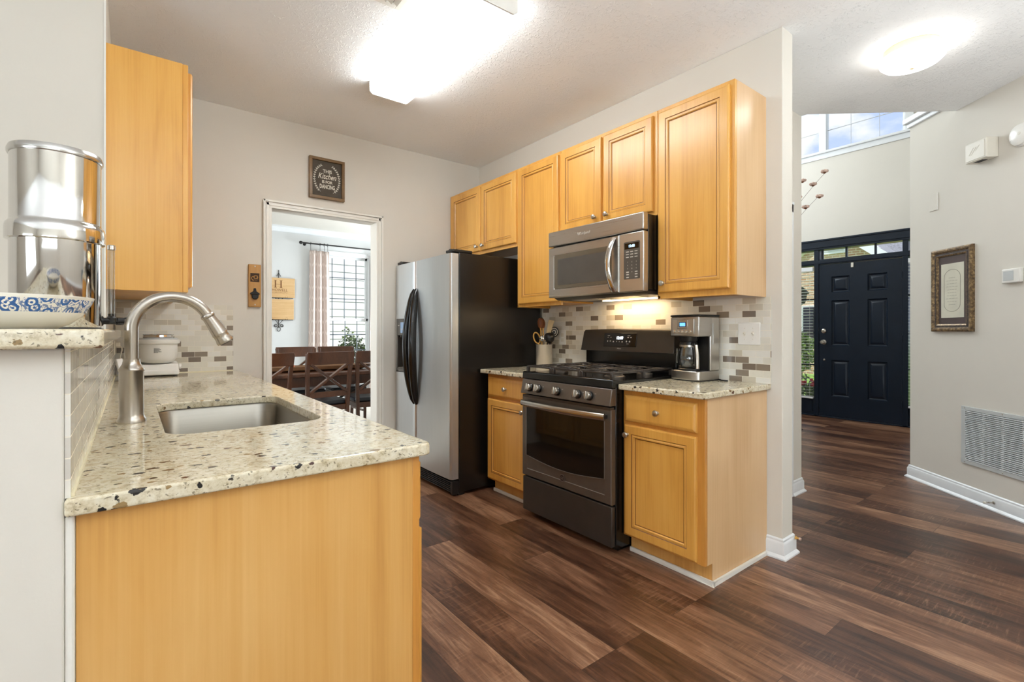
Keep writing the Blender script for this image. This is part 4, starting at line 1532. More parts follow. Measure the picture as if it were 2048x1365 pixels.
# ---------------------------------------------------------------- lights and fittings on the kitchen ceiling
t = thing('fluorescent_light', 'long rectangular fluorescent ceiling light with glowing wrap lens over the kitchen', 'ceiling light', (1.3415, 2.4525, CEIL))
hx, hy = 0.1355, 0.5975
b = B().box(-hx + .01, hx - .01, -hy + .01, hy - .01, -0.018, 0)
b.build('housing', 'white_plastic', t)
n = 8
poly = [(-hx + .004, -0.016)] + [(-hx + .004 + .02 * (1 - cos(pi / 2 * k / n)), -0.062 - .018 * sin(pi / 2 * k / n)) for k in range(n + 1)]
poly += [(-x, z) for x, z in reversed(poly)]
B().prism(poly, -hy + .012, hy - .012, lambda u, v, h: (u, h, v)).build('lens', 'lamp_lens', t, smooth=50)
for s in (-1, 1):
    b = B().prism([(-hx, 0), (-hx, -.066), (-hx + .022, -.084), (hx - .022, -.084), (hx, -.066), (hx, 0)], s * hy, s * (hy - .012), lambda u, v, h: (u, h, v))
    b.build('end_cap', 'white_plastic', t, bevel=0.002)

t = thing('ceiling_vent', 'white slotted air vent in the kitchen ceiling beside the long light', 'vent', (0.905, 2.095, CEIL))
b = B()
for a in ((-.155, -.125, -.185, .185), (.125, .155, -.185, .185), (-.125, .125, -.185, -.155), (-.125, .125, .155, .185)):
    b.box(a[0], a[1], a[2], a[3], -.008, 0)
b.build('frame', 'white_trim', t, bevel=0.002)
b = B()
for k in range(9):
    x = -.115 + .0288 * k
    b.obox((x, 0, -.006), (1, 0, -.6), (0, 1, 0), (.6, 0, 1), .012, .155, .001)
b.build('louvre', 'white_trim', t)
B().box(-.125, .125, -.155, .155, -.0012, 0).build('duct_opening', 'vent_dark', t)

t = thing('dome_light', 'round frosted dome light with brass ring on the hall ceiling', 'ceiling light', (3.50, 0.805, CEIL))
B().lathe([(0.128, 0), (0.132, -.006), (0.135, -.040), (0.129, -.046), (0.10, -.046)], seg=48).build('ring', 'brass_cream', t)
B().lathe([(0.128, -.040), (0.146, -.046), (0.153, -.058), (0.149, -.072), (0.130, -.090), (0.095, -.104), (0.05, -.112), (0.0, -.114)], seg=48).build('dome', 'dome_lens', t, smooth=60)
B().lathe([(0.012, -.112), (0.012, -.118), (0.004, -.124), (0, -.124)], seg=14).build('finial', 'brass_cream', t)

# ---------------------------------------------------------------- on the sign wall
t = thing('wooden_sign', 'framed chalkboard-style kitchen sign hanging above the dining room opening', 'sign', (1.2355, YS, 2.4145))
w, h = 0.1375, 0.1625
fw = 0.022
for q in ((-w, w, h - fw, h), (-w, w, -h, -h + fw), (-w, -w + fw, -h + fw, h - fw), (w - fw, w, -h + fw, h - fw)):
    B().box(q[0], q[1], -.032, -.001, q[2], q[3]).build('frame_rail', 'frame_wood', t, bevel=0.0015)
bo = B().box(-w + fw, w - fw, -.014, -.002, -h + fw, h - fw).build('board', 'chalkboard', t)
y_ = -.0145
for s_, size, z_, kw in (('THIS', .038, .050, dict(bold=.0006, fit=.070)), ('Kitchen', .062, .002, dict(shear=.35, bold=.0005, fit=.142)), ('IS FOR', .031, -.033, dict(bold=.0006, fit=.082)), ('DANCING', .046, -.0755, dict(bold=.0010, fit=.118))):
    B().text(s_, size, (0.003, y_, z_), depth=.0008, **kw).build('lettering', 'chalk_white', bo, smooth=0)
for s in (-1, 1):
    b = B()
    pts = []
    for k in range(15):
        a = radians(-62 + 124 * k / 14)
        pts.append((s * (0.094 * cos(a) + .004), y_, .118 * sin(a)))
    b.tube(pts, .0011, 5)
    for k in range(1, 15):
        p = Vector(pts[k])
        d = (Vector(pts[k]) - Vector(pts[k - 1])).normalized()
        for q in (-1, 1):
            side = Vector((d.z, 0, -d.x)) * q
            tip = p + d * .010 + side * .010
            m_ = (p + tip) / 2
            ww = (d * .5 - side * .5) * .0045
            b.add([p, m_ + ww, tip, m_ - ww], [(0, 1, 2, 3)])
    b.build('laurel', 'chalk_white', bo, smooth=0)

t = thing('bottle_opener', 'wooden wall-mounted bottle opener board beside the white door casing', 'bottle opener', (0.7155, YS, 1.534))
w, h = 0.0415, 0.156
bd = B().box(-w, w, -.020, -.001, -h, h).build('board', 'opener_wood', t, bevel=0.003)
B().box(-.030, .030, -.0208, -.020, .028, .092).build('burnt_patch', 'dark_burn', bd)
b = B()
for k in range(3):                       # pale curling emblem on the burnt patch
    a0 = k * 2.1 + .4
    c = Vector((.004 * (k - 1) * 2.2, -.0212, .058 + .006 * (k % 2)))
    b.tube([c + Vector(((.004 + .0022 * j) * cos(a0 + j * .62), 0, (.004 + .0022 * j) * sin(a0 + j * .62))) for j in range(8)], .0026, 6)
for k in range(4):
    b.bar((-.018 + .009 * k, -.0212, .036), (-.012 + .010 * k, -.0212, .046), .004, .0012)
b.build('emblem', 'opener_wood', bd)
b = B().prism([(-.008, .040), (.008, .040), (.010, .018), (.030, .004), (.034, -.006), (-.034, -.006), (-.030, .004), (-.010, .018)], -.026, -.0202, lambda u, v, h_: (u, h_, v - .058))
b.prism([(-.024, -.006), (.024, -.006), (.020, -.032), (.010, -.042), (-.010, -.042), (-.020, -.032)], -.040, -.0202, lambda u, v, h_: (u, h_, v - .058))
b.box(-.028, .028, -.046, -.022, -.066, -.060)
b.build('opener', 'iron_black', t, bevel=0.003)
for z_ in (.142, -.140):
    B().lathe([(.005, 0), (.004, .0015), (0, .002)], (.001, -.0202, z_), (0, -1, 0), 12).build('screw', 'nickel', t)

# ---------------------------------------------------------------- on the bar and the peninsula
FCX, FCY = -0.177, 2.00
t = thing('water_filter', 'tall polished stainless steel gravity water filter on the raised bar', 'water filter', (FCX, FCY, 1.2065))
b = B().lathe([(0.100, 0.0), (0.103, 0.004), (0.103, 0.255), (0.104, 0.262), (0.100, 0.266)], seg=64)
b.build('lower_chamber', 'chrome', t, smooth=50)
b = B().lathe([(0.098, 0.258), (0.112, 0.262), (0.1125, 0.268), (0.1125, 0.298), (0.110, 0.308), (0.104, 0.314), (0.1025, 0.320), (0.1025, 0.512), (0.1035, 0.516), (0.095, 0.516)], seg=64)
b.build('upper_chamber', 'chrome', t, smooth=50)
b = B().lathe([(0.106, 0.508), (0.1075, 0.512), (0.1075, 0.520), (0.104, 0.530), (0.080, 0.536), (0.0, 0.540)], seg=64)
b.build('lid', 'polished_lid', t, smooth=40)
sd = Vector((0.906, 0.423, 0)).normalized()
ctr = Vector((0, 0, 0.028))
b = B().lathe([(0.014, 0.096), (0.017, 0.103), (0.017, 0.112), (0.011, 0.114), (0.011, 0.150), (0.013, 0.152), (0.013, 0.17), (0.006, 0.172)], ctr, sd, 16)
b.cyl(ctr + sd * .160, ctr + sd * .160 - Vector((0, 0, .012)), .008, 12)
so = b.build('spigot', 'black_plastic', t)
b = B().bar(ctr + sd * .163 + Vector((0, 0, .008)), ctr + sd * .195 + Vector((0, 0, .012)), .014, .006)
b.build('spigot_lever', 'black_plastic', so, bevel=0.002)
p = ctr + sd * .138
b = B().lathe([(0.014, -.006), (0.014, 0.010), (0.0085, 0.016), (0.0085, 0.024)], p, (0, 0, 1), 16)
b.build('sight_glass_fitting', 'black_plastic', t)
b = B().lathe([(0.0095, 0.018), (0.0095, 0.235)], p, (0, 0, 1), 16)
b.build('sight_glass', 'tube_glass', t)
B().lathe([(0.0115, 0.232), (0.0115, 0.244), (0.009, 0.247)], p, (0, 0, 1), 16).build('sight_glass_cap', 'chrome', t)
B().lathe([(0.108, 0), (0.108, 0.004)], (0, 0, -.0005), seg=48).build('base_ring', 'oil_rubber', t)

t = B().lathe([(0.066, 0.0), (0.070, 0.003), (0.086, 0.010), (0.110, 0.030), (0.126, 0.058), (0.1305, 0.0705), (0.1285, 0.0715), (0.123, 0.060), (0.106, 0.032), (0.082, 0.014), (0.0, 0.011)], seg=64).build('bowl', 'bowl_china', smooth=50)
tag(place(t, (-0.198, 1.500, 1.2065)), 'white china bowl with a blue floral band on the raised granite bar', 'bowl')

# faucet
t = thing('faucet', 'brushed nickel gooseneck pull-down faucet behind the sink', 'faucet', (0.0, 1.93, CT), 0)
b = B().lathe([(0.038, 0), (0.038, 0.010), (0.034, 0.016), (0.0325, 0.022), (0.0315, 0.026), (0.0315, 0.158), (0.0335, 0.161), (0.0335, 0.166), (0.029, 0.172), (0.0235, 0.182), (0.0215, 0.192), (0.0215, 0.198)], seg=40)
b.build('base', 'faucet_nickel', t, smooth=45)
fdx = Vector((1.0, 0.06, 0)).normalized()
R0 = 0.1075
pts = [Vector((0, 0, 0.196)), Vector((0, 0, 0.25)), Vector((0, 0, 0.288))]
for k in range(1, 25):
    a = pi - k * radians(152) / 24
    pts.append(fdx * (R0 + R0 * cos(a)) + Vector((0, 0, 0.288 + R0 * sin(a))))
b = B().tube(pts, 0.0178, 20, up=(0, 1, 0))
b.build('spout', 'faucet_nickel', t, smooth=60)
tip, dirn = pts[-1], (pts[-1] - pts[-2]).normalized()
b = B().lathe([(0.0185, -0.004), (0.0215, 0.0), (0.0215, 0.008), (0.0195, 0.010), (0.0215, 0.035), (0.0245, 0.070), (0.0255, 0.074), (0.0235, 0.078), (0.0245, 0.090), (0.0275, 0.101), (0.0265, 0.107), (0.019, 0.107)], tip, dirn, 32)
sh = b.build('spray_head', 'faucet_nickel', t, smooth=45)
B().lathe([(0.019, 0.1065), (0.018, 0.110), (0, 0.110)], tip, dirn, 24).build('spray_nozzle', 'black_plastic', sh)
B().obox(tip + dirn * .045 + Vector((.021, 0, .010)), dirn, (0, 1, 0), (.9, 0, .4), .014, .006, .003).build('spray_button', 'nickel', sh, bevel=0.002)

# stand mixer (low bowl machine)
t = thing('stand_mixer', 'white low stand mixer with bowl and steel lid on the back of the worktop', 'mixer', (0.13, 3.84, CT))
b = B()
b.prism(rrect(-.115, .112, -.095, .12, .03, 5), 0.008, 0.040)
b.prism([(-.095, 0.008), (-.078, 0.075), (.06, 0.085), (.11, 0.085), (.12, 0.008)], -.112, .108, lambda u, v, h_: (h_, u, v))
b.build('base', 'white_plastic', t, bevel=0.008, segs=3)
b = B()
for x_ in (-.09, .09):
    for yy in (-.075, .09):
        b.cyl((x_, yy, 0), (x_, yy, .01), .012, 12)
b.build('foot', 'black_plastic', t)
B().lathe([(.016, 0), (.016, .010), (.012, .013), (0, .013)], (.111, -.045, .058), (1, 0, 0), 20).build('speed_knob', 'white_plastic', t)
b = B().lathe([(0.060, 0.080), (0.085, 0.088), (0.100, 0.112), (0.105, 0.150), (0.106, 0.205), (0.104, 0.205)], (0.0, -.005, 0), seg=48)
bw = b.build('mixing_bowl', 'white_plastic', t, smooth=50)
B().lathe([(0.104, 0.200), (0.1165, 0.204), (0.1195, 0.212), (0.117, 0.228), (0.100, 0.232)], (0.0, -.005, 0), seg=48).build('splash_rim', 'white_plastic', bw, smooth=40)
B().lathe([(0.108, 0.2305), (0.104, 0.238), (0.0, 0.238)], (0.0, -.005, 0), seg=48).build('lid', 'grey_enamel', bw)
B().lathe([(0.076, 0.238), (0.080, 0.246), (0.078, 0.258), (0.084, 0.262), (0.070, 0.262), (0.066, 0.246), (0.0, 0.246)], (0.005, -.005, 0), seg=48).build('lid_ring', 'chrome', bw)
b = B()
for k, w_ in enumerate((.030, .036, .026, .034, .040, .022)):
    a_ = radians(-96 + 0)
    for j in range(5):
        a = -1.78 + (j + .5) * w_ / 5 / .107
        b.obox((0.1062 * cos(a), -.005 + .1062 * sin(a), .176 - k * .0048 - (0.002 if k else -.001)), (-sin(a), cos(a), 0), (cos(a), sin(a), 0), (0, 0, 1), w_ / 12, .0003, .0012 if k else .0016)
b.build('warning_print', 'steel_print', bw, smooth=0)
pts = [(-.115, .02, .03), (-.15, -.01, .02), (-.175, -.06, .05), (-.185, -.10, .13), (-.172, -.13, .18), (-.190, -.10, .20), (-.2095, -.10, .20)]
sm = []
for i in range(len(pts) - 1):
    for k in range(6):
        s = k / 6
        sm.append(Vector(pts[i]).lerp(Vector(pts[i + 1]), s))
for _ in range(4):
    sm = [sm[0]] + [(sm[i - 1] + sm[i] * 2 + sm[i + 1]) / 4 for i in range(1, len(sm) - 1)] + [sm[-1]]
B().tube(sm, .0035, 8).build('power_cord', 'cord_white', t, smooth=60)

t = thing('mixer_attachment', 'white plastic mixer attachment leaning beside the mixer near the bar tiles', 'mixer attachment', (-0.035, 3.60, CT))
b = B()
b.bar((0.0, 0.0, .014), (-.025, .05, .12), .034, .020)
b.build('arm', 'white_plastic', t, bevel=0.004)
B().lathe([(.022, 0), (.024, .004), (.024, .022), (.018, .026), (0, .027)], (0.0, -.022, .025), (0, -1, 0), 20).build('collar', 'white_plastic', t)
B().lathe([(.020, 0), (.022, .003), (.022, .011), (0, .012)], (0, -.005, 0), seg=18).build('foot', 'black_plastic', t)

# ---------------------------------------------------------------- on the small worktops
t = thing('coffee_maker', 'stainless drip coffee maker with glass carafe on the right worktop', 'coffee maker', (2.490, 1.606, CT), EAST + radians(-6))
t.scale = (1, .80, 1.09)
# local: x right (seen from the room), front at y = 0, back at y = 0.235
w = 0.098
b = B()
b.prism([(-w, .01), (-w + .02, -.004), (-.04, -.010), (.04, -.010), (w - .02, -.004), (w, .01), (w, .228), (-w, .228)], 0.006, 0.052)
b.build('base', 'steel_h', t, bevel=0.004)
B().prism([(-w + .004, .012), (-.04, -.006), (.04, -.006), (w - .004, .012), (w - .004, .224), (-w + .004, .224)], 0, 0.008).build('foot_pad', 'black_plastic', t)
b = B()
b.prism([(-w, .130), (w, .130), (w, .228), (-w, .228)], 0.052, 0.335)
b.build('water_tank', 'steel_v', t, bevel=0.006)
b = B()
b.box(w - .0005, w + .0012, .150, .162, .190, .300)
b.build('water_gauge', 'grey_enamel', t)
b = B()
b.prism([(-w, .004), (-.06, -.006), (.06, -.006), (w, .004), (w, .145), (-w, .145)], 0.232, 0.335)
hd = b.build('brew_head', 'steel_h', t, bevel=0.005)
B().prism([(-w - .001, .002), (-.06, -.008), (.06, -.008), (w + .001, .002), (w + .001, .230), (-w - .001, .230)], 0.335, 0.345).build('lid', 'black_plastic', t, bevel=0.003)
fp = B().box(-.078, .072, -.0105, -.004, .245, .322).build('front_panel', 'steel_v', hd, bevel=0.002)
B().box(-.040, .032, -.013, -.010, .272, .318).build('display_bezel', 'polished_lid', fp, bevel=0.002)
B().box(-.026, .020, -.0138, -.0125, .282, .306).build('display_screen', 'black_gloss', fp)
B().box(-.022, .016, -.0142, -.0135, .285, .303).build('display', 'screen_blue', fp)
for k in range(5):
    B().lathe([(.0075, 0), (.0075, .001), (.0055, .0012), (.0055, .004), (0, .0045)], (-.060 + k * .027, -.0105, .258), (0, -1, 0), 16).build('button', 'chrome', fp)
B().box(-w + .006, w - .006, .118, .131, .055, .232).build('back_wall', 'black_plastic', t)
B().lathe([(.062, 0), (.064, .012), (.058, .016), (0, .016)], (-.008, .062, .050), seg=32).build('warming_plate', 'black_plastic', t)
B().lathe([(.060, .232), (.052, .205), (.030, .205)], (-.008, .062, 0), seg=32).build('filter_basket', 'black_plastic', t)
cf = B().lathe([(.050, .068), (.060, .072), (.0685, .098), (.070, .120), (.064, .150), (.054, .178), (.052, .190), (.0505, .190), (.0525, .178), (.0625, .150), (.0685, .120), (.067, .098), (.058, .074), (.0, .071)], (-.008, .062, 0), seg=40)
cfo = cf.build('carafe', 'carafe_glass', t, smooth=60)
B().lathe([(.0535, .182), (.055, .190), (.050, .202), (.020, .206), (0, .206)], (-.008, .062, 0), seg=32).build('carafe_lid', 'black_plastic', cfo)
B().lathe([(.0525, .174), (.0555, .176), (.0555, .186), (.0530, .188)], (-.008, .062, 0), seg=32, caps=False).build('carafe_collar', 'nickel', cfo)
hd_ = Vector((0.84, -.54, 0)).normalized()
c0 = Vector((-.008, .062, 0))
pts = [c0 + hd_ * .050 + Vector((0, 0, .192)), c0 + hd_ * .078 + Vector((0, 0, .197)), c0 + hd_ * .094 + Vector((0, 0, .180)), c0 + hd_ * .104 + Vector((0, 0, .140)), c0 + hd_ * .108 + Vector((0, 0, .095)), c0 + hd_ * .108 + Vector((0, 0, .075)), c0 + hd_ * .072 + Vector((0, 0, .080))]
ch = B().tube(pts, .0115, 10, sx=.9, sy=1.0).build('carafe_handle', 'black_plastic', cfo, smooth=60)
pts2 = [c0 + hd_ * .1005 + Vector((0, 0, .188)), c0 + hd_ * .1115 + Vector((0, 0, .150)), c0 + hd_ * .119 + Vector((0, 0, .105)), c0 + hd_ * .1195 + Vector((0, 0, .068))]
B().tube(pts2, .0105, 10, sx=.5, sy=1.0, up=tuple(hd_)).build('handle_strip', 'handle_steel', ch, smooth=60)
b = B()
for k in range(14):
    a = atan2(-hd_.y, hd_.x) + radians(205)
    b.box(c0.x - .058 - .0008, c0.x - .058 + .006, c0.y - .0405, c0.y - .0398, .092 + k * .0055, .0935 + k * .0055)
b.build('level_marking', 'chalk_white', cfo, smooth=0)
pts = [(.05, .229, .03), (.08, .235, .006), (.13, .20, .004), (.165, .205, .004)]
B().tube(pts, .004, 8).build('power_cord', 'oil_rubber', t, smooth=60)

# crock of utensils
CX_, CY_ = 2.560, 2.885
t = thing('utensil_crock', 'round stainless steel crock holding the cooking utensils', 'utensil holder', (CX_, CY_, CT))
B().lathe([(.062, 0), (.064, .003), (.064, .172), (.0665, .175), (.0665, .178), (.062, .178), (.061, .006), (0, .005)], seg=48).build('wall', 'crock_steel', t, smooth=40)
CR = Vector((CX_, CY_, CT + .008))


def utensil(name, label, cat, foot, top, mat, head, hw=.006):
    """straight handle from foot to top (offsets from the crock centre), head built by callback along the axis"""
    t_ = thing(name, label, cat, tuple(CR), 0, 'cooking utensils in the steel crock')
    a, c = Vector(foot), Vector(top)
    B().tube([a, a.lerp(c, .5), c], hw, 8).build('handle', mat, t_, smooth=60)
    head(t_, c, (c - a).normalized())
    return t_


VIEW = Vector((-.80, -.60, 0))            # the side the crock shows to the room
SIDE = Vector((.60, -.80, 0))


def paddle(mat, length, width, thick=.005, taper=.7, nm='blade'):
    def f(t_, c, d):
        s = (SIDE - d * SIDE.dot(d)).normalized()
        n_ = d.cross(s)
        poly = []
        for k in range(9):
            q = k / 8
            poly.append((width * (taper + (1 - taper) * q) / 2, -.01 + length * q))
        poly += [(-x, y) for x, y in reversed(poly)]
        B().prism(poly, -thick / 2, thick / 2, lambda u, v, h_: tuple(c + s * u + d * v + n_ * h_)).build(nm, mat, t_, bevel=0.0015)
    return f


def oval(mat, length, width, dish=.012, nm='bowl', slots=False):
    def f(t_, c, d):
        s = (SIDE - d * SIDE.dot(d)).normalized()
        n_ = d.cross(s)
        vs, fs = [], []
        NR, NS = 6, 24
        for side in (0, 1):
            for i in range(NR + 1):
                r = i / NR
                for k in range(NS):
                    a = 2 * pi * k / NS
                    dep = -dish * (1 - r * r) + (.003 if side else 0)
                    vs.append(c + s * (width / 2 * r * cos(a)) + d * (length / 2 + length / 2 * r * sin(a) - .006) + n_ * dep)
        off = (NR + 1) * NS
        for side in (0, 1):
            for i in range(NR):
                for k in range(NS):
                    k2 = (k + 1) % NS
                    q = (side * off + i * NS + k, side * off + i * NS + k2, side * off + (i + 1) * NS + k2, side * off + (i + 1) * NS + k)
                    fs.append(q if side else q[::-1])
        for k in range(NS):
            k2 = (k + 1) % NS
            fs.append((NR * NS + k, NR * NS + k2, off + NR * NS + k2, off + NR * NS + k))
        o_ = B().add(vs, fs).build(nm, mat, t_, smooth=60)
        if slots:
            b_ = B()
            for rr in (.36, .72):
                b_.tube([c + s * (width / 2 * rr * cos(a)) + d * (length / 2 + length / 2 * rr * sin(a) - .006) - n_ * (dish * (1 - rr * rr) + .0005) for a in [i * pi / 10 for i in range(-3, 12)]], .0018, 6)
            b_.build('slot_rim', 'chalk_white', o_)
    return f


utensil('wooden_spoon', 'dark brown wooden spoon standing tallest in the crock', 'spoon', (.0, .01, 0), (-.014, .026, .300), 'gold_wood', oval('spoon_brown', .085, .046))
utensil('wooden_spoon', 'lighter reddish wooden spoon standing beside the dark one in the crock', 'spoon', (.012, .0, 0), (-.004, .010, .298), 'gold_wood', oval('spoon_brown', .082, .040, -.010))
utensil('wooden_spatula', 'flat pale wooden spatula leaning right in the crock', 'spatula', (-.02, .02, 0), (.014, -.036, .262), 'spatula_wood', paddle('spatula_wood', .110, .046, taper=.72))
utensil('slotted_spoon', 'round black slotted skimmer at the back right of the crock', 'spoon', (.0, .02, 0), (.042, -.052, .232), 'black_plastic', oval('black_plastic', .085, .074, .010, slots=True))
utensil('ladle', 'black round ladle low in the crock behind the steel one', 'ladle', (-.01, .02, 0), (.012, -.030, .186), 'black_plastic', oval('black_plastic', .085, .085, .024))
utensil('ladle', 'shiny steel ladle bowl above the rim of the crock', 'ladle', (.0, .0, 0), (-.020, -.014, .200), 'chrome', oval('chrome', .046, .064, -.022))


def loop(mat):
    def f(t_, c, d):
        s = (SIDE - d * SIDE.dot(d)).normalized()
        pts = [c + s * (.024 * sin(a)) + d * (.040 - .045 * cos(a)) for a in [2 * pi * k / 20 for k in range(21)]]
        B().tube(pts, .0055, 8).build('loop', mat, t_, smooth=60)
    return f


utensil('wooden_tongs', 'golden looped wooden utensil leaning left out of the crock', 'tongs', (.01, -.01, 0), (-.020, .046, .182), 'gold_wood', loop('gold_wood'))

# switches and outlet on the tiles
t = thing('light_switch', 'white double toggle light switch plate on the mosaic tiles', 'light switch', (XW - .0085, 1.337, 1.186), EAST)
B().box(-.062, .062, -.006, 0, -.062, .062).build('plate', 'white_plastic', t, bevel=0.003)
for x in (-.023, .023):
    b = B().box(x - .005, x + .005, -.0075, -.006, -.012, .012)
    b.obox((x, -.011, .004), (1, 0, 0), (0, 1, .35), (0, -.35, 1), .0038, .007, .0042)
    b.build('toggle', 'beige_plastic', t)
    for z in (.030, -.030):
        B().lathe([(.003, 0), (.003, .001), (0, .0012)], (x, -.006, z), (0, -1, 0), 10).build('screw', 'beige_plastic', t)
t = thing('outlet', 'white outlet plate on the tiles just right of the coffee maker', 'outlet', (XW - .0085, 1.560, 1.176), EAST)
B().box(-.036, .036, -.006, 0, -.058, .058).build('plate', 'white_plastic', t, bevel=0.003)
for z in (.02, -.02):
    B().box(-.017, .017, -.008, -.006, z - .014, z + .014).build('socket', 'beige_plastic', t, bevel=0.003)
t = thing('outlet', 'white outlet plate on the tiles behind the utensil crock', 'outlet', (XW - .0085, 2.82, 1.15), EAST)
B().box(-.036, .036, -.006, 0, -.058, .058).build('plate', 'white_plastic', t, bevel=0.003)
for z in (.02, -.02):
    B().box(-.017, .017, -.008, -.006, z - .014, z + .014).build('socket', 'beige_plastic', t, bevel=0.003)
t = thing('outlet', 'beige outlet plate with a white plug on the bar tiles left of the faucet', 'outlet', (XB + .0085, 3.66, 1.12), WEST)
B().box(-.036, .036, -.006, 0, -.058, .045).build('plate', 'beige_plastic', t, bevel=0.003)
B().box(-.030, -.004, -.030, -.006, -.01, .016).build('plug', 'cord_white', t, bevel=0.004)

# ---------------------------------------------------------------- on the angled hall wall


def on_hall(name, label, cat, tt, z):
    return thing(name, label, cat, (AQ[0] + AD.x * tt, AQ[1] + AD.y * tt, z), AR)


t = on_hall('framed_verse', 'tall narrow framed verse in an antique bronze frame on the hall wall', 'picture', 0.422, 1.505)
w, h = 0.179, 0.308
for nm, q in (('frame_rail', (-w, w, h, 'top')), ):
    prof = [(0, 0), (0, .020), (.010, .026), (.022, .024), (.030, .016), (.040, .014), (.046, .019), (.055, .015), (.058, .006)]
    mats = [0, 0, 0, 0, 1, 1, 0, 0]
    b = B()
    vs, fs, ms = [], [], []
    for ins, d in prof:
        vs += [(-w + ins, -d, -h + ins), (w - ins, -d, -h + ins), (w - ins, -d, h - ins), (-w + ins, -d, h - ins)]
    n0 = len(prof)
    for i in range(n0 - 1):
        for k in range(4):
            k2 = (k + 1) % 4
            fs.append((4 * i + k, 4 * i + k2, 4 * i + 4 + k2, 4 * i + 4 + k))
            ms.append(mats[i])
    b.v, b.f, b.mi = vs, fs, ms
    b.build('frame', ['antique_frame', 'antique_dark'], t, smooth=20)
w2_, h2_ = w - .056, h - .056
mo = B().box(-w2_, w2_, -.006, -.002, -h2_, h2_).build('mat', 'matboard', t)
pa = B().box(-.098, .100, -.0085, -.006, -.205, .195).build('paper', 'old_paper', mo)
ov = [(.070 * cos(a), (.10 if sin(a) >= 0 else -.10) + .055 * sin(a)) for a in [2 * pi * k / 40 for k in range(40)]]
B().tube([(x, -.0087, z - .005) for x, z in ov + ov[:1]], .0016, 5).build('oval_border', 'ink_grey', pa)
b = B()
for k, l in enumerate((.030, .050, .046, .052, .044, .040, .046, .054, .044, .030)):
    nseg = 4
    for j in range(nseg):
        b.box(-l + 2 * l * j / nseg, -l + 2 * l * (j + .78) / nseg, -.0089, -.0085, .088 - k * .022, .0905 - k * .022)
b.build('verse_lines', 'ink_grey', pa, smooth=0)
B().box(-w2_, w2_, -.0105, -.0100, -h2_, h2_).build('glass', 'picture_glass', t, smooth=0)

t = on_hall('return_vent', 'large grey louvred return air grille low on the hall wall', 'vent', 0.885, 0.4615)
w, h = 0.385, 0.204
b = B()
for q in ((-w, w, h - .026, h), (-w, w, -h, -h + .026), (-w, -w + .035, -h + .026, h - .026), (w - .035, w, -h + .026, h - .026)):
    b.box(q[0], q[1], -.010, 0, q[2], q[3])
xs = [-w + .035 + (2 * w - .07) * k / 5 for k in range(1, 5)]
for x in xs:
    b.box(x - .009, x + .009, -.009, 0, -h + .026, h - .026)
b.build('frame', 'grey_enamel', t, bevel=0.002)
b = B()
for k in range(28):
    z = -h + .034 + (2 * h - .066) * k / 27
    b.obox((0, -.006, z), (1, 0, 0), (0, 1, .75), (0, -.75, 1), w - .035, .0072, .0012)
b.build('louvre', 'grey_enamel', t)
B().box(-w + .03, w - .03, -.0012, 0, -h + .02, h - .02).build('duct_opening', 'vent_dark', t)
for x in (-w + .03, xs[1], xs[3]):
    for z in (h - .012, -h + .012):
        B().lathe([(.005, 0), (.004, .0015), (0, .002)], (x, -.010, z), (0, -1, 0), 10).build('screw', 'nickel', t)

t = on_hall('door_chime', 'beige box-shaped door chime high on the hall wall', 'door chime', 0.700, 2.427)
B().box(-.085, .080, -.078, 0, -.068, .066).build('housing', 'beige_plastic', t, bevel=0.006)
cv = B().box(-.075, .066, -.081, -.077, -.058, .056).build('cover', 'beige_plastic', t, bevel=0.003)
b = B()
for a, c in (((-.05, -.02), (-.015, .025)), ((-.03, -.02), (.005, .025)), ((-.05, -.02), (-.03, -.02)), ((-.015, .025), (.005, .025)), ((.0, .0), (.03, .03))):
    b.bar((a[0], -.0815, a[1]), (c[0], -.0815, c[1]), .0025, .0015)
b.build('relief', 'beige_plastic', cv)
B().box(-.045, .025, -.06, -.02, -.0685, -.067).build('sound_slot', 'vent_dark', t)

t = on_hall('smoke_detector', 'round white smoke detector on the hall wall at the picture edge', 'smoke detector', 0.945, 2.438)
B().lathe([(.072, 0), (.072, .012), (.066, .016), (.064, .030), (.050, .038), (.0, .040)], (0, 0, 0), (0, -1, 0), 40).build('housing', 'white_plastic', t, smooth=40)
b = B()
for k in range(3):
    b.obox((-.042 + k * .004, -.0352 - .0006 * k, -.026 + .004 * k), (1, .2, 1), (0, 1, 0), (-1, 0, 1), .006, .0012, .0011)
b.build('grille_slot', 'vent_dark', t)
B().lathe([(.010, 0), (.010, .002), (0, .0025)], (.012, -.0392, .004), (0, -1, 0), 16).build('test_button', 'beige_plastic', t)

t = on_hall('thermostat', 'white square thermostat with grey screen on the hall wall edge', 'thermostat', 0.885, 1.556)
B().box(-.062, .062, -.024, 0, -.046, .046).build('housing', 'white_plastic', t, bevel=0.006)
B().box(-.048, .020, -.0255, -.0235, -.030, .032).build('screen', 'grey_enamel', t, bevel=0.002)
t = on_hall('blank_plate', 'small blank white cover plate above the framed verse', 'cover plate', 0.246, 2.194)
B().box(-.038, .038, -.006, 0, -.066, .066).build('plate', 'wall_paint', t, bevel=0.002)
B().box(.0375, .0385, -.007, 0, -.066, .066).build('plate_edge', 'white_plastic', t)
t = on_hall('door_stop', 'small spring door stop sticking out of the hall baseboard', 'door stop', 0.760, 0.056)
pts = [(.009 * cos(a * 1.9) * .6, -.016 - .052 * a / 40, .009 * sin(a * 1.9) * .6) for a in range(41)]
B().tube(pts, .0016, 6).build('spring', 'nickel', t)
B().lathe([(.011, .012), (.009, .02), (.006, .022)], (0, 0, 0), (0, -1, 0), 14).build('base_cup', 'nickel', t)
B().lathe([(.006, .066), (.0075, .070), (.0075, .080), (0, .082)], (0, 0, 0), (0, -1, 0), 14).build('tip', 'beige_plastic', t)
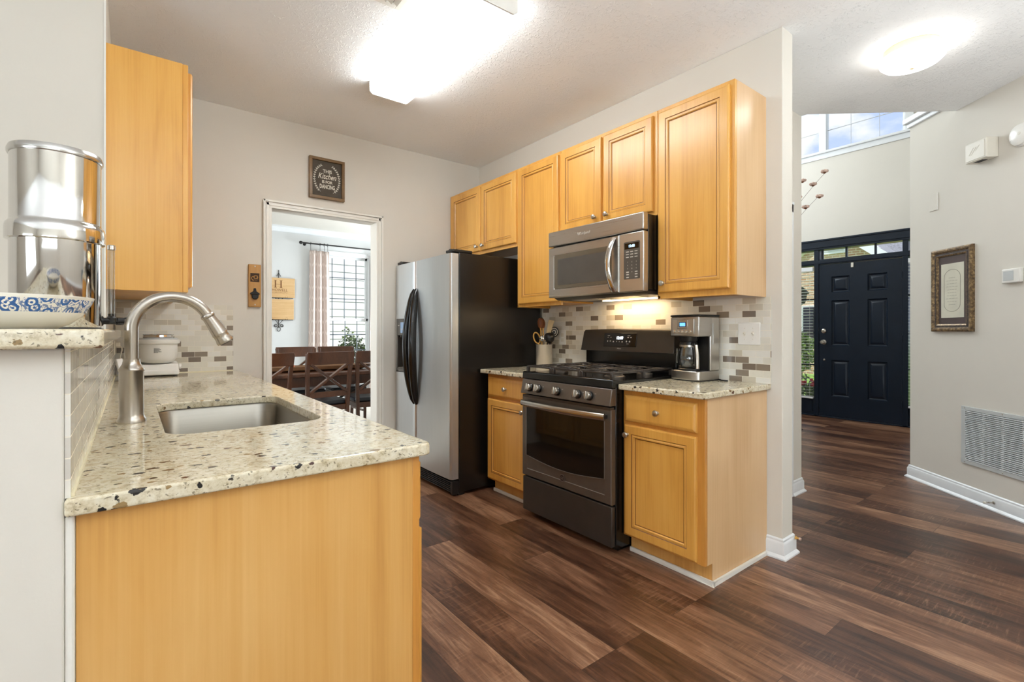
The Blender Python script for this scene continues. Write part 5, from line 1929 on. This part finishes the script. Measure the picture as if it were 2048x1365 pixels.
t = thing('door_stop', 'small brass-coloured door stop on the range wall end baseboard', 'door stop', (XW + .116, 1.149, 0.088))
B().lathe([(.010, .0), (.008, .006), (.005, .008), (.005, .02)], (0, 0, 0), (0, -1, 0), 12).build('post', 'gold_wood', t)
B().lathe([(.007, .02), (.007, .028), (0, .029)], (0, 0, 0), (0, -1, 0), 12).build('tip', 'petal_pink', t)

# ---------------------------------------------------------------- dining room
def dining_chair():
    t_ = thing('dining_chair', '', 'chair', (0, 0, 0), 0, 'X-back dining chairs round the table')
    wt, wb = 0.220, 0.195

    def post(s):
        pts = [(s * wb, -.035, 0), (s * wb, 0, .28), (s * (wb + .004), .004, .48), (s * (wb + .014), -.020, .78), (s * wt, -.062, .985)]
        b_ = B()
        sec = []
        for x_, y_, z_ in pts:
            hw, hd = .017, .019
            sec.append([(x_ - hw, y_ - hd, z_), (x_ + hw, y_ - hd, z_), (x_ + hw, y_ + hd, z_), (x_ - hw, y_ + hd, z_)])
        vs_ = [p_ for q in sec for p_ in q]
        fs_ = [(3, 2, 1, 0), tuple(4 * (len(sec) - 1) + k for k in range(4))]
        for i in range(len(sec) - 1):
            for k in range(4):
                fs_.append((4 * i + k, 4 * i + (k + 1) % 4, 4 * i + 4 + (k + 1) % 4, 4 * i + 4 + k))
        b_.add(vs_, fs_)
        return b_
    for s in (-1, 1):
        post(s).build('back_leg', 'walnut', t_, bevel=.004)
        b_ = B().prism([(-.018, -.018), (.018, -.018), (.018, .018), (-.018, .018)], 0, .46, lambda u, v, h_: (s * .200 + u * (.75 + .5 * h_), .40 + v * (.75 + .5 * h_), h_))
        b_.build('front_leg', 'walnut', t_, bevel=.003)

    def curved(z0, z1, half, y0, y1, dip, thick):
        b_ = B()
        n_ = 10
        vs_, fs_ = [], []
        for k in range(n_ + 1):
            s = k / n_ * 2 - 1
            dy_ = -dip * (1 - s * s)
            for yy, zz in ((y0 + dy_ - thick / 2, z0), (y0 + dy_ + thick / 2, z0), (y1 + dy_ + thick / 2, z1), (y1 + dy_ - thick / 2, z1)):
                vs_.append((s * half * (1 + (zz - z0) * .05), yy, zz))
        for k in range(n_):
            for j in range(4):
                j2 = (j + 1) % 4
                fs_.append((4 * k + j, 4 * k + j2, 4 * k + 4 + j2, 4 * k + 4 + j))
        fs_ += [(0, 1, 2, 3), (4 * n_ + 3, 4 * n_ + 2, 4 * n_ + 1, 4 * n_)]
        return b_.add(vs_, fs_)
    curved(.878, 1.0, .228, -.048, -.076, .018, .022).build('top_rail', 'walnut', t_, bevel=.004)
    curved(.555, .610, .190, -.002, -.005, .0, .022).build('lower_rail', 'walnut', t_, bevel=.003)
    for s in (-1, 1):
        B().bar((s * .185, -.006 - .004 * s, .600), (-s * .192, -.044 - .004 * s, .885), .022, .044, up=(0, 1, 0)).build('cross_brace', 'walnut', t_, bevel=.003)
    B().box(-.215, .215, .0, .42, .415, .470).build('seat_frame', 'walnut', t_, bevel=.005)
    b_ = B().prism(rrect(-.222, .222, .018, .435, .04, 5), .470, .515)
    b_.build('seat', 'leather', t_, bevel=.014, segs=3)
    for s in (-1, 1):
        B().bar((s * .19, .0, .20), (s * .19, .38, .20), .018, .026).build('stretcher', 'walnut', t_)
    return t_


ch0 = dining_chair()
spots = [((0.955, 4.875, 0), 0.05, 'dark X-back dining chair nearest the cutting boards, cut off by the left door casing'),
         ((1.520, 4.890, 0), 0.10, 'dark X-back dining chair in the middle of the doorway, its back to the kitchen'),
         ((2.020, 4.900, 0), -0.06, 'dark X-back dining chair partly hidden by the right door casing'),
         ((1.620, 6.420, 0), pi, 'dark dining chair across the table, in front of the curtain'),
         ((2.115, 6.420, 0), pi + .03, 'dark dining chair across the table, under the window')]
for i, (loc, rz, lab) in enumerate(spots):
    c_ = place(ch0, loc, rz) if i == 0 else dup(ch0, loc, rz)
    c_['label'] = lab

t = thing('dining_table', 'long dark wood dining table between the X-back chairs', 'table', (1.70, 5.66, 0))
B().prism(rrect(-1.15, 1.15, -.47, .47, .03, 4), .728, .765).build('tabletop', 'walnut', t, bevel=.006)
B().box(-1.06, 1.06, -.40, .40, .625, .728).build('apron', 'walnut', t, bevel=.004)
for sx in (-1, 1):
    for sy in (-1, 1):
        B().prism([(-.04, -.04), (.04, -.04), (.04, .04), (-.04, .04)], 0, .626, lambda u, v, h_: (sx * 1.0 + u * (.8 + h_ * .3), sy * .34 + v * (.8 + h_ * .3), h_)).build('leg', 'walnut', t, bevel=.004)
b = B()
b.bar((-.55, 0, .10), (.55, 0, .60), .02, .02)
b.bar((-.55, 0, .60), (.55, 0, .10), .02, .02)
b.build('cross_brace', 'iron_black', t)
n = 28
vs, fs = [], []
tr = []
for lv_, (gx, z_) in enumerate(((.80, 0.0), (.95, .02), (1.0, .055), (.96, .055), (.90, .024), (.70, .016))):
    for k in range(n):
        a = 2 * pi * k / n
        ca, sa = cos(a), sin(a)
        ex = .62 * gx * (1 if ca > 0 else -1) * abs(ca) ** .55
        ey = (.155 - .62 * (1 - gx) * .6) * (1 if sa > 0 else -1) * abs(sa) ** .7
        vs.append((ex, ey, z_))
for i in range(5):
    for k in range(n):
        fs.append((i * n + k, i * n + (k + 1) % n, (i + 1) * n + (k + 1) % n, (i + 1) * n + k))
fs += [tuple(reversed(range(n))), tuple(5 * n + k for k in range(n))]
o = B().add(vs, fs).build('wooden_tray', 'tray_wood', smooth=40)
tag(place(o, (1.62, 5.60, .7655)), 'long shallow weathered wooden tray lying on the dining table', 'tray')
t = thing('pumpkin', 'small orange decorative pumpkin in the wooden tray', 'pumpkin', (1.335, 5.60, .782))
b = B()
vs, fs = [], []
NS, NR = 40, 10
for i in range(NR + 1):
    a = pi * i / NR
    for k in range(NS):
        q = 2 * pi * k / NS
        r = .052 * sin(a) * (1 - .10 * abs(sin(5 * q)) ** .5) if 0 < i < NR else 1e-4
        vs.append((r * cos(q), r * sin(q), .038 - .038 * cos(a) - (.008 * max(0, (i - 7)) / 3)))
for i in range(NR):
    for k in range(NS):
        fs.append((i * NS + k, i * NS + (k + 1) % NS, (i + 1) * NS + (k + 1) % NS, (i + 1) * NS + k))
b.add(vs, fs).build('body', 'pumpkin_skin', t, smooth=60)
B().tube([(0, 0, .064), (.003, 0, .080), (.010, 0, .090)], [.007, .005, .005], 8).build('stem', 'twig', t)

# curtains on their rod
t = thing('curtain_rod', 'black curtain rod with ball end above the dining window', 'curtain rod', (2.10, YD, 2.575))
b = B().cyl((0, -.085, 0), (1.45, -.085, 0), .011, 14)
b.build('rod', 'iron_black', t)
for x_ in (-.012, 1.462):
    B().lathe([(.012, -.03), (.02, -.022), (.02, -.016), (.012, -.012)], (x_ + .018, -.085, 0), (1, 0, 0), 16).sphere((x_ - .012, -.085, 0), .027, 16, 10).build('finial', 'iron_black', t)
for x_ in (.05, 1.40):
    b = B().cyl((x_, -.085, -.012), (x_, 0, -.012), .007, 10)
    b.lathe([(.022, 0), (.022, .008)], (x_, 0, -.012), (0, -1, 0), 16)
    b.build('bracket', 'iron_black', t)


def curtain(label, x0, x1, folds, seed):
    t_ = thing('curtain', label, 'curtain', (x0, YD - .085, 0))
    rnd_ = random.Random(seed)
    n_, m_ = 120, 26
    w_ = x1 - x0
    vs_, fs_, uv_ = [], [], []
    ph = rnd_.random() * 6
    for j in range(m_ + 1):
        z_ = .04 + (2.475 - .04) * j / m_
        low = 1 - j / m_
        for i in range(n_ + 1):
            s = i / n_
            amp = .016 + .020 * low
            y_ = amp * sin(2 * pi * folds * s + ph + .4 * low) + .010 * sin(2 * pi * folds * 2.1 * s + ph * 2) * (1 - low)
            x_ = w_ * s + (s - .45) * .055 * low + .008 * sin(2 * pi * folds * s + 1.2)
            vs_.append((x_, y_, z_ - .008 * abs(sin(pi * folds * s)) * (1 if j == m_ else 0)))
            uv_.append((s * w_ * 2.6 / .26, z_ / .36))
    for j in range(m_):
        for i in range(n_):
            a = j * (n_ + 1) + i
            fs_.append((a, a + 1, a + n_ + 2, a + n_ + 1))
    me_ = bpy.data.meshes.new('cloth')
    me_.from_pydata(vs_, [], fs_)
    me_.materials.append(M['curtain_cloth'])
    lay = me_.uv_layers.new(name='UVMap')
    for lp in me_.loops:
        lay.data[lp.index].uv = uv_[lp.vertex_index]
    me_.polygons.foreach_set('use_smooth', [True] * len(me_.polygons))
    o_ = bpy.data.objects.new('cloth', me_)
    COL.objects.link(o_)
    o_.parent = t_
    so_ = o_.modifiers.new('thick', 'SOLIDIFY')
    so_.thickness = .003
    for k in range(4):
        x_ = w_ * (.06 + .88 * (k / 3) ** (.55 if seed == 1 else 1))
        b_ = B().tube([(x_ + .004 * sin(a * 3), .021 * cos(a), 2.572 + .021 * sin(a)) for a in [2 * pi * q / 18 for q in range(19)]], .0028, 6)
        b_.bar((x_, 0, 2.552), (x_, 0, 2.468), .006, .004)
        b_.build('clip_ring', 'iron_black', t_)
    return t_


curtain('beige trellis-pattern curtain hanging left of the dining window', 2.205, 2.50, 3.0, 1)
curtain('beige trellis-pattern curtain at the right of the dining window, a sliver by the door casing', 3.19, 3.50, 3.0, 2)

# plate rack with two cutting boards
PXC = 1.775
t = thing('wall_plate_rack', 'black scrolled iron rack on the dining wall holding two bamboo boards', 'wall rack', (PXC, YD, 1.25))
b = B()


def scroll(cx, cz, r, s, flip=1, turns=1.25, y=-.030, rad=.0042):
    return [(cx + s * (r * (1 - .55 * k / 22)) * cos(flip * 2 * pi * turns * k / 22 + pi), y, cz + (r * (1 - .55 * k / 22)) * sin(flip * 2 * pi * turns * k / 22 + pi)) for k in range(23)]


b.tube([(0, -.006, .88), (0, -.006, .0)], .005, 8)
b.tube([(-.028, -.006, .785), (0, -.006, .84), (.028, -.006, .785)], .0042, 8)
for zz in (.455, .120):
    b.tube([(-.20, -.030, zz), (.20, -.030, zz)], .0045, 8)
    b.tube([(-.055, -.028, zz), (0, -.006, zz - .075), (.055, -.028, zz)], .0045, 8)
    for s in (-1, 1):
        b.tube(scroll(s * .075 + s * .03, zz + .022, .024, s), .0042, 8)
        b.tube([(s * .09, -.006, zz), (s * .09, -.030, zz)], .0042, 8)
for s in (-1, 1):
    b.tube(scroll(s * .043, .035, .026, -s, y=-.008), .0042, 8)
b.tube([(.024 * sin(a), -.008, -.02 - .035 * cos(a)) for a in [2 * pi * k / 20 for k in range(21)]], .004, 8)
b.build('iron_frame', 'iron_black', t, smooth=60)
t = thing('cutting_board', 'upper bamboo board engraved with a large H on the iron rack', 'cutting board', (PXC - .012, YD - .020, 1.859))
bd = B().box(-.238, .238, -.014, .002, -.150, .150).build('board', 'bamboo', t, bevel=.004)
b = B()
y_ = -.0146
for s in (-1, 1):
    b.box(s * .040 - .009, s * .040 + .009, y_, -.014, .000, .112)
    for z_ in (.0, .109):
        b.box(s * .040 - .022, s * .040 + .022, y_, -.014, z_, z_ + .004)
b.box(-.034, .034, y_, -.014, .053, .058)
b.build('monogram', 'burnt_wood', bd, smooth=0)
B().text('HOWELL', .052, (.02, y_, -.052), depth=.0008, spacing=1.08).build('lettering', 'burnt_wood', bd, smooth=0)
b = B()
for k in range(13):
    b.box(-.10 + k * .018, -.088 + k * .018, y_, -.014, -.079 + .002 * (k % 3), -.074 + .002 * (k % 3))
b.build('small_lettering', 'burnt_wood', bd, smooth=0)
t = thing('cutting_board', 'lower plain bamboo board on the iron rack', 'cutting board', (PXC - .018, YD - .020, 1.532))
B().box(-.230, .230, -.014, .002, -.156, .156).build('board', 'bamboo', t, bevel=.004)

t = thing('ceiling_vent', 'small white air vent in the dining room ceiling', 'vent', (2.55, 6.85, CEIL))
b = B()
for q in ((-.17, .17, -.09, -.07), (-.17, .17, .07, .09), (-.17, -.15, -.07, .07), (.15, .17, -.07, .07)):
    b.box(q[0], q[1], q[2], q[3], -.008, 0)
b.build('frame', 'grey_enamel', t)
b = B()
for k in range(7):
    b.obox((0, -.06 + .02 * k, -.005), (1, 0, 0), (0, 1, .7), (0, -.7, 1), .15, .008, .001)
b.build('louvre', 'grey_enamel', t)

# ---------------------------------------------------------------- foyer things
for nm, (a0, a1), lab in (('l', (SL0, SL1), 'white slatted blind in the sidelight window left of the front door'), ('r', (SR0, SR1), 'white slatted blind in the narrow sidelight right of the front door')):
    t = thing('window_blind', lab, 'blind', (FX, (a0 + a1) / 2, 0), EAST)
    w = (a1 - a0) / 2 - .004
    B().box(-w, w, -.040, -.002, 2.045, 2.100).build('headrail', 'cool_trim', t, bevel=.003)
    B().box(-w, w, -.036, -.006, .245, .268).build('bottom_rail', 'cool_trim', t, bevel=.003)
    b = B()
    nsl = 44
    for k in range(nsl):
        z_ = .285 + (2.035 - .285) * k / (nsl - 1)
        b.obox((0, -.021, z_), (1, 0, 0), (0, 1, -.12), (0, .12, 1), w, .0165, .0013)
    b.build('slat', 'cool_trim', t)
    b = B()
    for x_ in (-w * .7, w * .7):
        b.box(x_ - .001, x_ + .001, -.0225, -.0195, .26, 2.05)
    b.build('ladder_cord', 'cord_white', t)

t = thing('console_table', 'narrow dark console table just round the foyer corner, one foot in view', 'table', (5.10, 2.66, 0))
B().box(-.16, .16, -.40, .40, .78, .81).build('tabletop', 'walnut', t, bevel=.004)
for sx in (-1, 1):
    for sy in (-1, 1):
        B().box(sx * .12 - .018, sx * .12 + .018, sy * .36 - .018, sy * .36 + .018, 0.02, .78).build('leg', 'walnut', t)
t = thing('vase', 'tall vase on the console table holding dried blossom branches', 'vase', (5.10, 2.52, .81))
B().lathe([(.05, 0), (.065, .01), (.085, .12), (.075, .26), (.045, .36), (.05, .40), (.044, .40), (.04, .36), (.06, .26), (.07, .12), (0, .02)], seg=32).build('body', 'beige_plastic', t, smooth=60)
t = thing('blossom_branches', 'dried branches with pale pink and rust blossoms reaching past the foyer corner', 'branch', (5.10, 2.52, .83))
rb = random.Random(5)


def pixel_at_x(px_, py_, x_):
    u = (px_ - 1024) / FPX
    r_ = (sin(HEAD) + u * cos(HEAD), cos(HEAD) - u * sin(HEAD), (HORIZON - py_) / FPX)
    k_ = x_ / r_[0]
    return Vector((x_, k_ * r_[1], EYE + k_ * r_[2]))


ORG = Vector((5.10, 2.52, .83))
TIPS = [((1650, 346), 5.20), ((1636, 394), 5.12), ((1606, 362), 5.05), ((1596, 398), 5.0)]
for i, ((qx, qy), xx) in enumerate(TIPS):
    tip_ = pixel_at_x(qx, qy, xx) - ORG
    mid_ = Vector((tip_.x * .2 - .02, .03 + .02 * i, tip_.z * .62))
    pts = []
    for k in range(15):
        s = k / 14
        pts.append(Vector((0, 0, 0)) * (1 - s) ** 2 + mid_ * 2 * s * (1 - s) + tip_ * s * s)
    st = B().tube(pts, [.004 * (1 - .7 * k / 14) for k in range(15)], 6).build('stem', 'twig', t)
    for q in range(5):
        s = (1.0, .94, .80, .66, .55)[q]
        p_ = pts[min(14, int(s * 14))] + Vector((rb.uniform(-.01, .01), rb.uniform(-.012, .012), rb.uniform(-.008, .012)))
        b = B()
        for f_ in range(5):
            a = 2 * pi * f_ / 5 + q
            d_ = Vector((cos(a), sin(a), .55)).normalized()
            b.sphere(tuple(p_ + d_ * .020), .018, 8, 6, 0, (1, 1, .8))
        b.sphere(tuple(p_), .014, 8, 6, 1)
        b.build('blossom', ['petal_pink', 'spoon_brown'], st, smooth=60)

t = B().box(-.035, .02, -.05, .05, 0, .012).build('floor_register', 'fridge_panel', bevel=.003)
tag(place(t, (6.42, 2.585, .0), .1), 'small dark metal floor plate by the foyer corner', 'floor plate')
t = thing('door_stop', 'dark rubber door stop low on the foyer side of the pantry wall corner', 'door stop', (PX1 + .012, 1.66, .075), WEST)
B().lathe([(.012, 0), (.012, .01), (.008, .014), (.008, .045)], (0, 0, 0), (0, -1, 0), 14).build('post', 'iron_black', t)
B().lathe([(.015, .045), (.016, .052), (.016, .064), (0, .066)], (0, 0, 0), (0, -1, 0), 14).build('tip', 'oil_rubber', t)

# ---------------------------------------------------------------- outdoors
b = B()
b.box(FX + .16, 60, -40, 60, -.5, -.25)
b.box(-30, FX + .16, YD + .20, 60, -.5, -.25)
b.build('lawn', 'lawn', smooth=0, kind='structure')
B().box(FX + .145, FX + 1.9, .6, 4.4, -.25, -.03).build('porch_floor', 'concrete', smooth=0, kind='structure')


def leaf_blob(b_, c_, rx, ry, rz_, n_, size, rnd_, mats=1):
    for _ in range(n_):
        while True:
            p_ = Vector((rnd_.uniform(-1, 1), rnd_.uniform(-1, 1), rnd_.uniform(-1, 1)))
            if .25 < p_.length < 1:
                break
        bump_ = .82 + .18 * sin(5 * p_.x + 3 * p_.z) * cos(4 * p_.y)
        p_ = Vector((p_.x * rx, p_.y * ry, p_.z * rz_)) * bump_ + Vector(c_)
        d_ = Vector((rnd_.uniform(-1, 1), rnd_.uniform(-1, 1), rnd_.uniform(-.3, 1))).normalized()
        s_v = d_.cross(Vector((rnd_.uniform(-1, 1), rnd_.uniform(-1, 1), rnd_.uniform(-1, 1)))).normalized()
        L = size * rnd_.uniform(.7, 1.3)
        b_.add([p_, p_ + d_ * L * .5 + s_v * L * .28, p_ + d_ * L, p_ + d_ * L * .5 - s_v * L * .28], [(0, 1, 2, 3)], rnd_.randrange(mats))


rl = random.Random(11)
t = thing('house', 'pale house next door with lap siding seen through the dining window', 'house', (2.6, 10.6, -.25))
b = B()
for k in range(34):
    z_ = .16 * k
    b.prism([(0, z_), (-.018, z_ + .002), (-.004, z_ + .162), (0, z_ + .162)], -4.5, 4.5, lambda u, v, h_: (h_, u, v))
b.box(-4.5, 4.5, 0, .2, 0, 5.5)
b.build('lap_siding', 'siding', t, smooth=0)
B().prism([(-.5, 5.5), (-.5, 5.6), (3, 7.6), (3, 5.5)], -4.8, 4.8, lambda u, v, h_: (h_, u, v)).build('roof', 'roof_shingle', t, smooth=0)
for i, (cx, cy, r_, hz, lab) in enumerate(((3.42, 9.55, .42, .92, 'bright green shrub outside the dining window, lower right pane'), (2.62, 9.75, .20, .86, 'slim green shrub outside the dining window beside the curtain'))):
    t = thing('shrub', lab, 'shrub', (cx, cy, -.25))
    b = B()
    leaf_blob(b, (0, 0, .25 + hz * .62), r_, r_ * .8, hz * .78, 2200 if i == 0 else 900, .065, rl, 2)
    b.build('foliage', ['leaf', 'leaf_dark'], t, smooth=0)
    b = B()
    for k in range(5):
        b.tube([(0, 0, 0), (.08 * cos(k * 1.3), .08 * sin(k * 1.3), .5), (.16 * cos(k * 1.3), .16 * sin(k * 1.3), 1.0)], [.015, .012, .006], 6)
    b.build('stem', 'twig', t)

HX = 18.0
t = thing('house', 'brick gabled house across the street seen through the front door transom', 'house', (HX, 6.2, -.25))
b = B()
b.prism([(-4.6, 0), (4.2, 0), (4.2, 2.8), (2.35, 2.8), (0, 4.72), (-2.35, 2.8), (-4.6, 2.8)], 0, .3, lambda u, v, h_: (h_, u, v))
b.build('brick_wall', 'brick', t, smooth=0)
for s in (-1, 1):
    B().bar((-.10, s * 2.75, 2.62), (-.10, 0, 4.88), .34, .26, up=(0, 0, 1)).build('rake_board', 'cool_trim', t)
b = B()
b.prism([(.25, 2.8), (5.5, 6.9), (5.5, 6.7), (.25, 2.6)], -7.0, -.2, lambda u, v, h_: (u, h_, v))
b.build('roof', 'roof_shingle', t, smooth=0)
b = B()
b.add([(-.25, -2.9, 2.7), (-.25, 0, 5.02), (5.2, 0, 5.02), (5.2, -2.9, 2.7), (5.2, 2.9, 2.7), (-.25, 2.9, 2.7)], [(0, 1, 2, 3), (1, 5, 4, 2)])
go = b.build('gable_roof', 'roof_shingle', t, smooth=0)
m_ = go.modifiers.new('thick', 'SOLIDIFY')
m_.thickness = .08
wf = B().box(-.06, .02, -.42, .42, 3.95, 4.35).box(-.06, .02, -.9, .9, 1.0, 2.3).build('window_frame', 'cool_trim', t)
B().box(-.07, -.05, -.34, .34, 4.02, 4.28).build('louvre_panel', 'grey_enamel', wf)
for y0, y1 in ((-.84, -.04), (.04, .84)):
    B().box(-.08, -.05, y0, y1, 1.08, 2.24).build('window_pane', 'black_glass', wf)

t = thing('hedge', 'clipped dark hedge outside the left sidelight', 'hedge', (9.35, 3.75, -.25))
b = B()
for k in range(7):
    leaf_blob(b, (0, -1.2 + .4 * k, .40), .34, .34, .42, 420, .06, rl, 2)
b.build('foliage', ['leaf_dark', 'leaf'], t, smooth=0)
b = B()
for k in range(7):
    b.cyl((0, -1.2 + .4 * k, 0), (0, -1.2 + .4 * k, .4), .012, 6)
b.build('stem', 'twig', t)
t = thing('shrub', 'low plant with red flowers outside the left sidelight', 'flowering plant', (8.75, 3.42, -.03))
b = B()
leaf_blob(b, (0, 0, .22), .24, .30, .20, 500, .05, rl, 2)
b.build('foliage', ['leaf_dark', 'leaf'], t, smooth=0)
for k in range(14):
    a = k * 2.4
    b = B().sphere((.22 * cos(a) * rl.random() ** .5 - .04, .26 * sin(a) * rl.random() ** .5, .36 + .06 * rl.random()), .030, 8, 6)
    b.build('flower', 'flower_red', t, smooth=60)
t = thing('shrub', 'round green bush on the lawn beyond the left sidelight', 'shrub', (16.6, 6.58, -.25))
b = B()
leaf_blob(b, (0, 0, .75), .55, .5, .8, 1000, .13, rl, 2)
b.build('foliage', ['leaf', 'leaf_dark'], t, smooth=0)
B().cyl((0, 0, 0), (0, 0, .6), .04, 8).build('trunk', 'twig', t)
t = thing('porch_lantern', 'dark metal porch lantern outside the left sidelight', 'lantern', (8.55, 3.405, 1.62))
b = B().lathe([(.02, 0), (.07, .02), (.085, .06), (.105, .16), (.11, .18)], seg=8)
b.build('glass_cage', 'lantern_metal', t)
B().lathe([(.135, .18), (.13, .20), (.05, .28), (.02, .30), (.02, .34), (.006, .35)], seg=8).build('cap', 'lantern_metal', t)
B().tube([(0, 0, .35), (0, 0, 1.2)], .008, 6).build('chain', 'lantern_metal', t)
b = B().box(FX + .145, FX + 2.1, .4, 4.6, 2.82, 2.95)
b.build('porch_roof', 'cool_trim', smooth=0, kind='structure')
